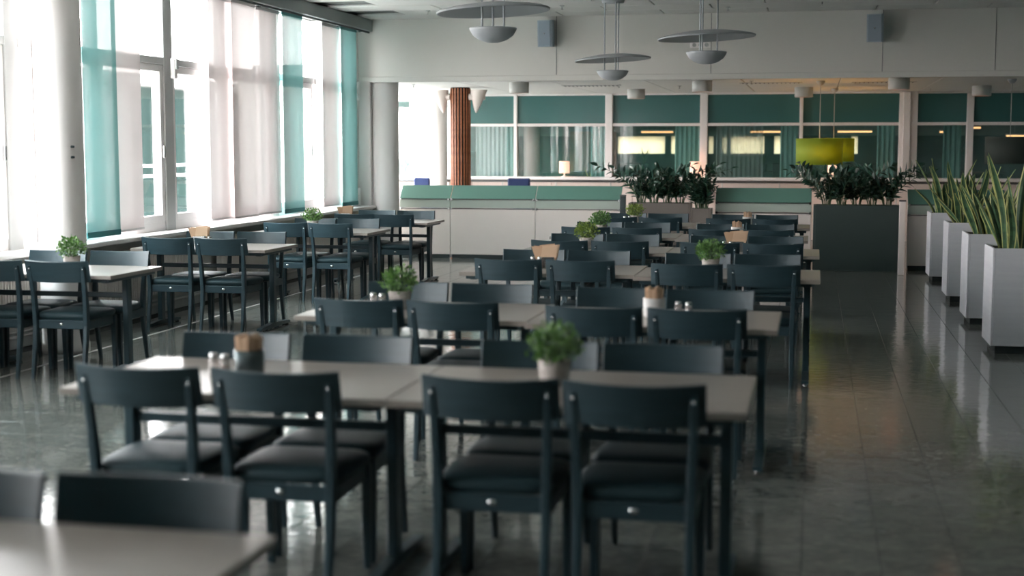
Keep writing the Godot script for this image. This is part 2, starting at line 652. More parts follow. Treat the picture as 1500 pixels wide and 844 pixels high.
func build_curtains() -> void:
	# z of the far and near edge, colour, track
	var list := [
		[-18.44, -17.79, "teal", 0, "teal sheer panel blind in the far corner by the beam"],
		[-17.91, -17.22, "white", 1, "pinkish sheer panel blind next to the corner teal one"],
		[-16.37, -15.71, "teal", 0, "teal sheer panel blind between pinkish panel and clear glass"],
		[-15.75, -15.04, "white", 1, "white sheer panel blind beside the mid teal panel"],
		[-14.9, -14.25, "white", 0, "white sheer panel blind, middle of the three together"],
		[-14.39, -13.77, "white", 1, "white sheer panel blind next to the clear heavy mullion"],
		[-12.24, -11.7, "white", 1, "white sheer panel blind beside clear window and teal panel"],
		[-11.67, -11.07, "teal", 0, "teal sheer panel blind beside the round column"],
		[-10.74, -10.37, "white", 1, "narrow white sheer panel blind half hidden by the round column"],
		[-8.8, -7.55, "white", 1, "unseen wide white sheer blind added to dim daylight just left of the picture edge"],  # from here on: unseen blinds, added to darken the front tables
		[-6.0, -4.7, "white", 1, "unseen wide white sheer blind added to dim daylight level with the second row"],
		[-1.8, -0.4, "white", 1, "unseen wide white sheer blind added to dim daylight at the near end of window wall"],
	]
	for c in list:
		var wz: float = c[1] - c[0]
		var x := XL + (0.155 if c[3] == 0 else 0.1)
		var t := thing("panel_blind", Vector3(x, 0.83, (c[0] + c[1]) * 0.5), c[4], "blind", "sheer panel blinds")
		var st := new_st()
		st.set_smooth_group(1)
		var nn := 24
		for k in nn:
			for j in 6:
				var p := []
				for e in [[k, j], [k + 1, j], [k + 1, j + 1], [k, j + 1]]:
					var zz: float = -wz * 0.5 + wz * e[0] / nn
					var yy: float = 2.31 * e[1] / 6.0
					p.append(Vector3(0.004 * sin(zz * 21.0 + c[0]) * (1.0 - 0.4 * yy / 2.3), yy, zz))
				face(st, p, Vector3.RIGHT)
		obj("cloth", st, "sheer_" + c[2], t)
		part_box("weight_bar", t, Vector3(0.003, 0.015, 0), Vector3(0.01, 0.05 if c[2] == "teal" else 0.02, wz), "teal_bar" if c[2] == "teal" else "white_bar", 0.002)
		part_box("top_batten", t, Vector3(0.0, 2.31, 0), Vector3(0.012, 0.04, wz), "teal_bar" if c[2] == "teal" else "white_bar", 0.002)

# ------------------------------------------------------------------ glazed back wall of the bay
func build_back_wall() -> void:
	var w := setting("wall_back")
	part_box("parapet", w, Vector3(-1.0, 0.5, ZW - 0.1), Vector3(13.2, 1.02, 0.2), "ledge", 0.004)
	part_box("head", w, Vector3(-1.0, 2.53, ZW - 0.1), Vector3(13.2, 0.06, 0.16), "frame_white", 0.004)
	part_box("ledge_board", w, Vector3(-1.0, 1.045, ZW + 0.03), Vector3(13.2, 0.05, 0.34), "frame_white", 0.006)
	# panels of the parapet
	for k in 9:
		part_box("wall_panel", w, Vector3(-6.75 + k * 1.45, 0.52, ZW + 0.006), Vector3(1.43, 0.94, 0.02), "ledge", 0.004)
	var posts := [[-6.95, 0.09], [-6.45, 0.08], [-5.24, 0.06], [-3.56, 0.13], [-1.9, 0.13], [-0.24, 0.06], [1.53, 0.3], [2.53, 0.11], [4.2, 0.1], [5.45, 0.1]]
	for i in posts.size():
		var p = posts[i]
		part_box("mullion", w, Vector3(p[0], 1.79, ZW - 0.06), Vector3(p[1], 1.46, 0.14), "frame_white", 0.006)
		if p[1] > 0.2:
			part_box("mullion", w, Vector3(p[0] - 0.03, 1.79, ZW + 0.03), Vector3(0.12, 1.46, 0.06), "frame_white", 0.006)
	for i in posts.size() - 1:
		var a: float = posts[i][0] + posts[i][1] * 0.5
		var b: float = posts[i + 1][0] - posts[i + 1][1] * 0.5
		if i == 0:
			continue
		var win := setting("window_%d" % (20 + i))
		part_box("transom", win, Vector3((a + b) * 0.5, 1.985, ZW - 0.05), Vector3(b - a, 0.05, 0.09), "frame_white", 0.004)
		part_box("upper_panel", win, Vector3((a + b) * 0.5, 2.255, ZW - 0.08), Vector3(b - a, 0.49, 0.03), "spandrel", 0.002)
		part_box("pane", win, Vector3((a + b) * 0.5, 1.515, ZW - 0.07), Vector3(b - a, 0.89, 0.01), "office_pane", 0.0)
	# bright end window, to the open air
	var we := setting("window_20")
	part_box("frame", we, Vector3(-7.4, 2.46, ZW - 0.06), Vector3(0.8, 0.08, 0.1), "frame_white", 0.004)
	part_box("stile", we, Vector3(-7.78, 1.79, ZW - 0.06), Vector3(0.08, 1.4, 0.1), "frame_white", 0.004)
	part_box("pane", we, Vector3(-7.4, 1.75, ZW - 0.07), Vector3(0.72, 1.36, 0.01), "pane", 0.0)
	part_box("rail", we, Vector3(-7.4, 1.985, ZW - 0.05), Vector3(0.7, 0.03, 0.05), "frame_white", 0.003)
	# hand rail in front of the parapet
	var t := thing("hand_rail", Vector3(-1.0, 0, -24.55), "thin dark hand rail along the pale parapet under the office windows", "railing")
	var st := new_st()
	tube(st, [Vector3(-6.4, 1.0, 0), Vector3(6.4, 1.0, 0)], 0.018)
	obj("bar", st, "rail", t)
	for k in 14:
		var s := new_st()
		tube(s, [Vector3(-6.3 + k * 0.96, 0.0, 0), Vector3(-6.3 + k * 0.96, 0.985, 0)], 0.011)
		obj("post", s, "pipe", t)

func wavy(wd: float, h: float, amp: float, waves: float) -> SurfaceTool:
	var st := new_st()
	st.set_smooth_group(1)
	var n := int(waves * 10)
	for k in n:
		var p := []
		for e in [[k, 0], [k + 1, 0], [k + 1, 1], [k, 1]]:
			var t := float(e[0]) / n
			p.append(Vector3(-wd * 0.5 + wd * t, h * e[1], amp * sin(t * waves * TAU) * (1.0 - 0.3 * e[1])))
		face(st, p, Vector3.BACK)
	return st

func build_office() -> void:
	# a room behind the glass
	var fl := setting("floor_office")
	part_box("slab", fl, Vector3(-0.45, -0.1, -29.2), Vector3(13.1, 0.2, 8.0), "office_floor", 0.0)
	var ce := setting("ceiling_office")
	part_box("slab", ce, Vector3(-0.45, 2.66, -29.2), Vector3(13.1, 0.2, 8.0), "office_wall", 0.0)
	var w := setting("wall_office")
	part_box("side", w, Vector3(-6.95, 0.7, -29.2), Vector3(0.16, 1.6, 8.0), "office_dark", 0.0)
	part_box("side", w, Vector3(-6.95, 2.5, -29.2), Vector3(0.16, 0.3, 8.0), "office_wall", 0.0)
	for k in 4:
		part_box("side_post", w, Vector3(-6.95, 1.9, -25.6 - k * 2.4), Vector3(0.16, 0.95, 0.25), "office_wall", 0.0)
		if k < 3:
			part_box("added_blind", w, Vector3(-6.93, 1.93, -26.8 - k * 2.4), Vector3(0.006, 0.86, 2.14), "office_sheer", 0.0)  # sheer added to hold back the white sky in the side opening
	part_box("side", w, Vector3(6.1, 1.3, -29.2), Vector3(0.16, 2.8, 8.0), "office_wall", 0.0)
	# far wall with a low band of windows
	part_box("dado", w, Vector3(-0.4, 0.72, -33.1), Vector3(13.0, 1.44, 0.2), "office_dark", 0.0)
	part_box("head", w, Vector3(-0.4, 2.2, -33.1), Vector3(13.0, 0.72, 0.2), "office_wall", 0.0)
	var op := [-4.49, -3.39, -3.25, -2.94, -2.39, -2.28, -2.08, -1.97, -1.89, -1.13, -0.91, -0.59, 0.79, 0.94]
	var px := -6.9
	for k in range(0, op.size() + 1, 2):
		var nx: float = op[k] if k < op.size() else 6.1
		part_box("pier", w, Vector3((px + nx) * 0.5, 1.64, -33.1), Vector3(nx - px, 0.42, 0.2), "office_dark", 0.0)
		if k < op.size():
			part_box("added_blind", w, Vector3((op[k] + op[k + 1]) * 0.5, 1.64, -33.05), Vector3(op[k + 1] - op[k], 0.4, 0.006), "added_blind_cream", 0.0)  # blind added so the open sky shows as a soft cream band
			px = op[k + 1]
	# tall dim window behind the sheers at the left end
	# linear lamps
	var names := ["linear pendant lamp seen through the glass left of centre", "linear pendant lamp seen through the glass right of centre", "linear pendant lamp behind the green pendants", "short linear lamp behind the right-hand office glass", "linear lamp at the right edge behind the office glass", "small linear lamp near right window post"]
	var sp := [[-3.14, 0.66], [-0.935, 0.69], [0.76, 0.68], [2.49, 0.26], [4.0, 0.8], [3.06, 0.16]]
	for k in sp.size():
		var t := thing("linear_lamp", Vector3(sp[k][0], [1.89, 1.89, 1.89, 1.88, 1.8, 1.96][k], -29.0), names[k], "lamp", "office linear lamps")
		part_box("housing", t, Vector3(0, 0.035, 0), Vector3(sp[k][1], 0.03, 0.08), "frame_grey", 0.004)
		part_box("tube", t, Vector3(0, 0.005, 0), Vector3(sp[k][1] - 0.02, 0.03, 0.06), "tube", 0.004)
		for sx in [-0.3, 0.3]:
			var s := new_st()
			tube(s, [Vector3(sx * sp[k][1], 0.05, 0), Vector3(sx * sp[k][1], 0.61, 0)], 0.004, -1, 5)
			obj("cord", s, "cord", t)
		var l := AreaLight3D.new()
		l.name = "tube_light"
		l.area_size = Vector2(sp[k][1] - 0.04, 0.06)
		l.light_color = Color(1.0, 0.8, 0.58)
		l.light_energy = 0.35
		l.set("area_range", 40.0)
		l.shadow_enabled = true
		t.add_child(l)
		l.position = Vector3(0, -0.02, 0)
		l.rotation_degrees = Vector3(-90, 0, 0)
	# curtains
	var cu := [[-5.42, "office_curtain", 0.22, "pale teal curtain at the left office window post"], [-3.82, "office_curtain", 0.3, "pale teal curtain left of the second wide post"], [-2.2, "office_curtain", 0.5, "teal curtain gathered beside the third post"], [-0.45, "office_curtain", 0.3, "dark teal curtain left of the green pendant"], [1.2, "office_curtain", 0.3, "dark teal curtain beside the broad white post"], [2.3, "office_curtain", 0.3, "dark teal curtain right of the broad white post"],
		[-6.0, "office_sheer", 0.6, "whitish sheer curtain beside the slatted column"], [-1.35, "office_voile", 0.85, "whitish sheer curtain behind the middle office glass"]]
	for c in cu:
		var o := obj("curtain", wavy(c[2], 2.5, 0.03, c[2] * 12.0), c[1])
		o.position = Vector3(c[0], 0.02, -25.6 if c[1] == "office_curtain" else -26.4)
		tag(o, c[3], "curtain", "office curtains")
	# grey column, cabinets, desks
	var st := new_st()
	lathe(st, [Vector2(0, 0), Vector2(0.15, 0), Vector2(0.15, 2.56), Vector2(0, 2.56)], 32)
	var col := obj("round_column", st, "column_white")
	col.position = Vector3(-5.12, 0, -25.9)
	tag(col, "grey round column seen through the office glass", "column", "round columns")
	for c in [[-4.55, 0.42, "tan office cabinet, left one behind the glass"], [-4.1, 0.42, "tan office cabinet, right one behind the glass"], [-2.55, 0.22, "narrow brown office cabinet left of the teal curtain"]]:
		var t2 := thing("office_cabinet", Vector3(c[0], 0, -28.2), c[2], "cabinet", "office cabinets")
		part_box("body", t2, Vector3(0, 0.95, 0), Vector3(c[1], 1.9, 0.45), "office_wood", 0.005)
		part_box("door", t2, Vector3(0, 0.97, 0.236), Vector3(c[1] - 0.02, 1.8, 0.02), "office_wood", 0.004)
		part_box("handle", t2, Vector3(c[1] * 0.38, 1.2, 0.255), Vector3(0.015, 0.16, 0.02), "rail", 0.004)
	for c in [[-5.75, "dark office counter behind the left pane"], [-4.6, "dark office counter in front of tan cabinets"], [-2.95, "pale-topped office desk behind the second wide pane"], [-0.9, "dark office desk behind the middle pane"], [0.75, "dark office desk beneath the green pendants"], [2.9, "dark office desk behind the right-hand pane"], [4.2, "dark office desk at the right edge"]]:
		var t3 := thing("office_desk", Vector3(c[0], 0, -27.3 if c[0] != -4.6 else -26.7), c[1], "desk", "office desks")
		part_box("top", t3, Vector3(0, 1.12, 0), Vector3(1.0, 0.03, 0.5), "office_dark" if c[0] != -2.95 else "frame_white", 0.004)
		for sx in [-0.45, 0.45]:
			part_box("leg", t3, Vector3(sx, 0.55, 0), Vector3(0.05, 1.1, 0.45), "office_dark", 0.004)
		part_box("back_panel", t3, Vector3(0, 0.72, -0.15), Vector3(0.85, 0.74, 0.02), "office_dark", 0.003)
	for c in [[-3.35, "dark office chair behind the second wide office pane"], [-0.55, "dark office chair behind the middle office pane"], [0.45, "dark office chair left of centre beneath green pendants"], [1.0, "dark office chair beside the broad white post"]]:
		var oc := thing("office_chair", Vector3(c[0], 0, -26.55), c[1], "chair", "office chairs behind the glass")
		part_box("seat", oc, Vector3(0, 0.62, 0), Vector3(0.42, 0.06, 0.42), "slat_core", 0.02)
		part_box("backrest", oc, Vector3(0, 1.05, 0.2), Vector3(0.4, 0.5, 0.05), "slat_core", 0.02)
		part_box("back_stem", oc, Vector3(0, 0.76, 0.215), Vector3(0.05, 0.26, 0.02), "slat_core", 0.004)
		part_box("gas_post", oc, Vector3(0, 0.32, 0), Vector3(0.05, 0.54, 0.05), "rail", 0.01)
		for q in 4:
			var ft := part_box("foot", oc, Vector3(cos(q * PI / 2) * 0.13, 0.03, sin(q * PI / 2) * 0.13), Vector3(0.24, 0.04, 0.04), "slat_core", 0.006)
			ft.rotation.y = -q * PI / 2
	for c in [[-3.95, "yellow-green plant behind the first office panes"], [-0.95, "grey-green pot plant on the office desk behind middle pane"], [-3.2, "sparse branching plant behind the second wide office pane"]]:
		var pl := thing("office_plant", Vector3(c[0], 1.135 if c[0] != -3.95 else 0.0, -27.3 if c[0] != -3.95 else -26.0), c[1], "plant", "office plants")
		var base := 0.0
		var s3 := new_st()
		lathe(s3, [Vector2(0, 0), Vector2(0.06, 0), Vector2(0.08, 0.14), Vector2(0.07, 0.14), Vector2(0.065, 0.12), Vector2(0, 0.12)], 20)
		if c[0] == -3.95:
			s3 = new_st()
			lathe(s3, [Vector2(0, 0), Vector2(0.15, 0), Vector2(0.19, 0.5), Vector2(0.17, 0.5), Vector2(0.16, 0.46), Vector2(0, 0.46)], 20)
			base = 0.4
		obj("pot", s3, "office_dark", pl)
		for k in 9:
			var s4 := new_st()
			var a := k * 2.4
			var hgt: float = (0.75 if c[0] == -3.95 else 0.28) + 0.1 * sin(k * 3.0)
			var r: float = 0.28 if c[0] == -3.95 else 0.16
			blade(s4, Vector3(0, base + 0.1, 0), Vector3(cos(a) * r, base + 0.1 + hgt, sin(a) * r), 0.05 if c[0] == -3.95 else 0.025, c8(150, 160, 80).srgb_to_linear() if c[0] == -3.95 else c8(70, 100, 84).srgb_to_linear())
			obj("leaf", s4, "vertex_leaf", pl)

# a simple folded blade from a to b
func blade(st: SurfaceTool, a: Vector3, b: Vector3, wd: float, col: Color) -> void:
	var d := b - a
	var side := d.cross(Vector3.UP)
	if side.length() < 0.01:
		side = Vector3.RIGHT
	side = side.normalized()
	var nrm := side.cross(d).normalized()
	var n := 5
	for k in n:
		for sg in [-1.0, 1.0]:
			var p := []
			for e in [[k, 0], [k, 1], [k + 1, 1], [k + 1, 0]]:
				var t := float(e[0]) / n
				var w := wd * 0.5 * pow(sin(PI * clampf(t * 0.93 + 0.07, 0, 1)), 0.8)
				p.append(a + d * t + side * sg * w * e[1] + nrm * (0.25 * w * e[1] + 0.1 * d.length() * sin(t * PI) * 0.6))
			st.set_color(col)
			face(st, p, nrm * -1.0)

# ------------------------------------------------------------------ outside
func build_outside() -> void:
	var g := setting("ground_outside")
	part_box("paving", g, Vector3(-34.0, -3.1, -20.0), Vector3(55.0, 0.2, 90.0), "out_ground", 0.0)
	part_box("terrace", g, Vector3(-7.75, -0.15, -10.0), Vector3(2.8, 0.3, 26.0), "out_ground", 0.0)
	# balcony railing
	var t := thing("balcony_railing", Vector3(-8.9, 0, -11.0), "white balcony railing outside the left windows", "railing")
	for y in [1.2, 1.34]:
		part_box("rail", t, Vector3(0, y, 0), Vector3(0.05, 0.04, 24.0), "out_rail", 0.005)
	for k in 9:
		part_box("post", t, Vector3(0.0, 0.65, -11.5 + k * 2.9), Vector3(0.05, 1.3, 0.05), "out_rail", 0.004)
	# neighbouring block with dark green glazing
	var b := thing("office_block", Vector3(-25.0, -3.0, -52.0), "low white block with dark green glazing beyond the railing", "building")
	part_box("body", b, Vector3(-3.0, 3.5, 0), Vector3(6.0, 7.0, 40.0), "out_white", 0.0)
	part_box("roof_edge", b, Vector3(0.1, 7.1, 0), Vector3(0.7, 0.4, 40.4), "out_white", 0.02)
	for k in 3:
		var bay := part_box("glazing", b, Vector3(0.03, 3.5, -0.4 - k * 8.0), Vector3(0.1, 6.7, 6.0), "out_glass", 0.01)
		for q in 3:
			part_box("bar", bay, Vector3(0.07, -1.6 + q * 1.7, 0), Vector3(0.05, 0.07, 6.0), "out_glass", 0.005)
	# white house behind the end window
	var h := thing("white_house", Vector3(-10.9, -3.0, -40.0), "bright white house outside the end window of the bay", "building")
	part_box("body", h, Vector3(0, 4.5, 0), Vector3(3.2, 9.0, 6.0), "out_white", 0.0)
	for k in 2:
		part_box("window", h, Vector3(0.1 + k * 0.9, 3.9, 3.02), Vector3(0.3, 0.75, 0.06), "out_glass", 0.01)
		part_box("window", h, Vector3(0.1 + k * 0.9, 5.9, 3.02), Vector3(0.3, 0.75, 0.06), "out_glass", 0.01)

# ------------------------------------------------------------------ low screens
func build_partitions() -> void:
	var defs := [
		[-5.86, -5.105, -19.8, "white screen with green sloping top beside the round end column"],
		[-5.1, -3.862, -19.8, "white screen with green sloping top below the slatted column"],
		[-3.858, -2.64, -19.8, "white screen with green sloping top left of the taupe planters"],
		[-1.3, -0.03, -19.35, "white screen with green sloping top behind the rear right tables"],
		[1.19, 2.4, -19.1, "white screen with green top behind the white planters"],
	]
	for d in defs:
		var x0: float = d[0]
		var x1: float = d[1]
		var wd := x1 - x0
		var t := thing("low_screen", Vector3((x0 + x1) * 0.5, 0, d[2]), d[3], "screen", "low white screens")
		part_box("white_panel", t, Vector3(0, 0.385, 0), Vector3(wd - 0.004, 0.65, 0.04), "screen_white", 0.004)
		part_box("kick_plate", t, Vector3(0, 0.03, -0.01), Vector3(wd - 0.03, 0.06, 0.03), "dark_trim", 0.002)
		part_box("frosted_panel", t, Vector3(0, 0.785, -0.004), Vector3(wd - 0.004, 0.115, 0.03), "frosted", 0.003)
		for y in [0.718, 0.85]:
			part_box("steel_strip", t, Vector3(0, y, 0.0), Vector3(wd - 0.004, 0.012, 0.05), "rail", 0.002)
		var st := new_st()
		cbox(st, Vector3.ZERO, Vector3(wd - 0.003, 0.26, 0.014), 0.002)
		var gl := obj("green_panel", st, "green_glass", t)
		gl.position = Vector3(0, 0.95, -0.085)
		gl.rotation.x = -0.78
		for sx in [-1.0, 1.0]:
			part_box("clip", t, Vector3(sx * (wd * 0.5 - 0.02), 0.85, 0.03), Vector3(0.03, 0.03, 0.016), "steel", 0.004)
			part_box("clip", t, Vector3(sx * (wd * 0.5 - 0.02), 0.718, 0.03), Vector3(0.03, 0.03, 0.016), "steel", 0.004)
			part_box("end_post", t, Vector3(sx * (wd * 0.5 - 0.006), 0.44, -0.03), Vector3(0.012, 0.85, 0.06), "pipe", 0.002)
	# post beside the dark planter
	var p := thing("post", Vector3(1.08, 0, -18.35), "narrow white post beside the dark planter's right end", "post")
	part_box("shaft", p, Vector3(0, 0.46, 0), Vector3(0.075, 0.92, 0.06), "screen_white", 0.004)
	part_box("cap", p, Vector3(0, 0.93, 0), Vector3(0.085, 0.02, 0.07), "rail", 0.003)
	var p2 := thing("post", Vector3(-2.58, 0, -19.55), "dark post at the right end of left screens", "post")
	part_box("shaft", p2, Vector3(0, 0.46, 0), Vector3(0.08, 0.92, 0.06), "dark_trim", 0.004)
	part_box("cap", p2, Vector3(0, 0.93, 0), Vector3(0.085, 0.02, 0.065), "rail", 0.003)

func build_radiators() -> void:
	var where := [-17.6, -15.0, -12.4, -9.8, -7.2]
	var words := ["farthest ribbed white radiator under the window sill", "ribbed white radiator behind the third window table", "ribbed white radiator behind the second window table", "ribbed white radiator behind the nearest window table", "ribbed white radiator left of the nearest window table"]
	for k in where.size():
		var t := thing("radiator", Vector3(XL + 0.012, 0, where[k]), words[k], "radiator", "ribbed radiators under the sill")
		part_box("panel", t, Vector3(0.075, 0.42, 0), Vector3(0.05, 0.44, 2.1), "radiator", 0.006)
		var st := new_st()
		for j in 52:
			cbox(st, Vector3(0.115, 0.42, -1.03 + j * 0.0404), Vector3(0.035, 0.42, 0.014), 0.004)
		obj("fins", st, "radiator", t).set_meta("kind", "stuff")
		part_box("top_cap", t, Vector3(0.09, 0.648, 0), Vector3(0.1, 0.016, 2.12), "radiator", 0.004)
		for sz in [-0.9, 0.9]:
			part_box("bracket", t, Vector3(0.025, 0.42, sz), Vector3(0.052, 0.3, 0.04), "radiator", 0.003)
	var p := thing("heating_pipes", Vector3(XL, 0, -9.5), "pair of pale heating pipes along the wall below radiators", "pipe")
	for y in [0.1, 0.14]:
		var s := new_st()
		tube(s, [Vector3(0.05, y, -9.3), Vector3(0.05, y, 9.3)], 0.012)
		obj("pipe", s, "pipe", p)
	for k in 8:
		part_box("clamp", p, Vector3(0.035, 0.12, -9.0 + k * 2.57), Vector3(0.06, 0.08, 0.03), "pipe", 0.004)

# ------------------------------------------------------------------ tables and chairs
func make_chair() -> Node3D:
	# the sitter looks towards -z; the backrest is at +z
	var t := Node3D.new()
	t.name = "dining_chair"
	# cushion
	var st := new_st()
	var rings := []
	var prof := [[0.0, 0.93], [0.012, 0.985], [0.028, 1.0], [0.04, 0.975], [0.05, 0.9], [0.056, 0.7], [0.058, 0.35]]
	for p in prof:
		var ring := []
		for k in 36:
			var a := TAU * k / 36
			var cx := signf(cos(a)) * pow(absf(cos(a)), 0.34)
			var cz := signf(sin(a)) * pow(absf(sin(a)), 0.34)
			var taper := 1.0 - 0.05 * cz
			ring.append(Vector3(cx * 0.218 * taper * p[1], 0.408 + p[0], -0.012 + cz * 0.208 * p[1]))
		rings.append(ring)
	loft(st, rings, true)
	obj("seat", st, "seat_leather", t)
	# rails under the cushion
	st = new_st()
	cbox(st, Vector3(0, 0.376, -0.192), Vector3(0.375, 0.062, 0.022), 0.004)
	cbox(st, Vector3(0, 0.376, 0.186), Vector3(0.345, 0.062, 0.022), 0.004)
	for s in [-1.0, 1.0]:
		cbox(st, Vector3(s * 0.192, 0.376, -0.003), Vector3(0.022, 0.062, 0.36), 0.004, Basis(Vector3.UP, s * 0.03))
	obj("seat_frame", st, "chair_wood", t)
	# front legs
	for s in [-1.0, 1.0]:
		st = new_st()
		loft(st, [rect_ring(Vector3(s * 0.194, 0, -0.19), 0.0125, 0.0125, 0.003), rect_ring(Vector3(s * 0.194, 0.3, -0.19), 0.0175, 0.0175, 0.003), rect_ring(Vector3(s * 0.194, 0.407, -0.19), 0.0175, 0.0175, 0.003)])
		obj("front_leg", st, "chair_wood", t)
	# rear legs run up to carry the backrest
	for s in [-1.0, 1.0]:
		st = new_st()
		var path := [[0.0, 0.256, 0.0115, 0.013], [0.12, 0.232, 0.0135, 0.016], [0.25, 0.208, 0.0155, 0.019], [0.37, 0.192, 0.0165, 0.021], [0.46, 0.196, 0.0165, 0.0205], [0.58, 0.206, 0.0155, 0.017], [0.7, 0.225, 0.0145, 0.013], [0.785, 0.244, 0.0125, 0.0095]]
		var rr := []
		for q in path:
			rr.append(rect_ring(Vector3(s * (0.19 + 0.012 * clampf((q[0] - 0.4) / 0.4, 0, 1)), q[0], q[1] + 0.0), q[2], q[3], 0.004))
		loft(st, rr)
		obj("rear_leg", st, "chair_wood", t)
	# curved backrest board
	st = new_st()
	var sec := []
	for k in 21:
		var u := -1.0 + 2.0 * k / 20.0
		var x := u * 0.234
		var zb := 0.242 - 0.05 * u * u
		var dip := 0.007 * u * u
		var sl := -0.1 * u
		var nx := Vector3(sin(atan(0.42 * u)), 0, cos(atan(0.42 * u))).normalized()
		var c := Vector3(x, 0, zb)
		var lean := Vector3(0, 0, 0.03)
		var lo := 0.672 + 0.004 * u * u
		var hi := 0.818 + dip
		sec.append([
			c + Vector3(0, lo + 0.004, 0) - nx * 0.0, c + Vector3(0, lo, 0) + nx * 0.004, c + Vector3(0, lo, 0) + nx * 0.013, c + Vector3(0, lo + 0.004, 0) + nx * 0.017,
			c + lean + Vector3(0, hi - 0.005, 0) + nx * 0.017, c + lean + Vector3(0, hi, 0) + nx * 0.012, c + lean + Vector3(0, hi, 0) + nx * 0.004, c + lean + Vector3(0, hi - 0.005, 0)])
	loft(st, sec)
	obj("backrest", st, "chair_wood", t)
	# oval badge on the rear rail
	st = new_st()
	lathe(st, [Vector2(0, 0.0), Vector2(0.011, 0.0), Vector2(0.010, 0.003), Vector2(0, 0.0035)], 16, Transform3D(Basis(Vector3.RIGHT, PI / 2).scaled(Vector3(1.6, 1, 1)), Vector3(0, 0.379, 0.196)))
	obj("badge", st, "steel", t)
	# screw heads where board meets leg
	for s in [-1.0, 1.0]:
		st = new_st()
		lathe(st, [Vector2(0, 0.0), Vector2(0.007, 0.0), Vector2(0.006, 0.003), Vector2(0, 0.0035)], 10, Transform3D(Basis(Vector3.RIGHT, PI / 2), Vector3(s * 0.2015, 0.765, 0.2475)))
		obj("screw", st, "steel", t)
	return t

func make_table() -> Node3D:
	var t := Node3D.new()
	t.name = "dining_table"
	part_box("tabletop", t, Vector3(0, 0.7065, 0), Vector3(1.246, 0.027, 0.8), "table_top", 0.003)
	var st := new_st()
	for s in [-1.0, 1.0]:
		cbox(st, Vector3(s * 0.575, 0.68, 0), Vector3(0.02, 0.025, 0.7), 0.003)
		cbox(st, Vector3(0, 0.68, s * 0.345), Vector3(1.13, 0.025, 0.02), 0.003)
	obj("under_frame", st, "table_metal", t)
	for s in [-1.0, 1.0]:
		st = new_st()
		cbox(st, Vector3(s * 0.535, 0.35, 0), Vector3(0.042, 0.64, 0.07), 0.005)
		obj("column", st, "table_metal", t)
		st = new_st()
		var x: float = s * 0.535
		loft(st, [[Vector3(x - 0.024, 0.012, -0.34), Vector3(x + 0.024, 0.012, -0.34), Vector3(x + 0.024, 0.034, -0.34), Vector3(x - 0.024, 0.034, -0.34)],
			[Vector3(x - 0.024, 0.012, -0.06), Vector3(x + 0.024, 0.012, -0.06), Vector3(x + 0.024, 0.052, -0.06), Vector3(x - 0.024, 0.052, -0.06)],
			[Vector3(x - 0.024, 0.012, 0.06), Vector3(x + 0.024, 0.012, 0.06), Vector3(x + 0.024, 0.052, 0.06), Vector3(x - 0.024, 0.052, 0.06)],
			[Vector3(x - 0.024, 0.012, 0.34), Vector3(x + 0.024, 0.012, 0.34), Vector3(x + 0.024, 0.034, 0.34), Vector3(x - 0.024, 0.034, 0.34)]])
		var ft := obj("foot", st, "table_metal", t)
		for sz in [-1.0, 1.0]:
			var g := new_st()
			lathe(g, [Vector2(0, 0), Vector2(0.018, 0), Vector2(0.018, 0.008), Vector2(0.008, 0.014), Vector2(0, 0.014)], 14)
			obj("glide", g, "steel", ft).position = Vector3(x, 0, sz * 0.31)
		st = new_st()
		cbox(st, Vector3(s * 0.535, 0.676, 0), Vector3(0.05, 0.03, 0.66), 0.004)
		obj("bracket", st, "table_metal", t)
	st = new_st()
	cbox(st, Vector3(0, 0.545, 0), Vector3(1.03, 0.036, 0.03), 0.004)
	obj("stretcher", st, "table_metal", t)
	return t

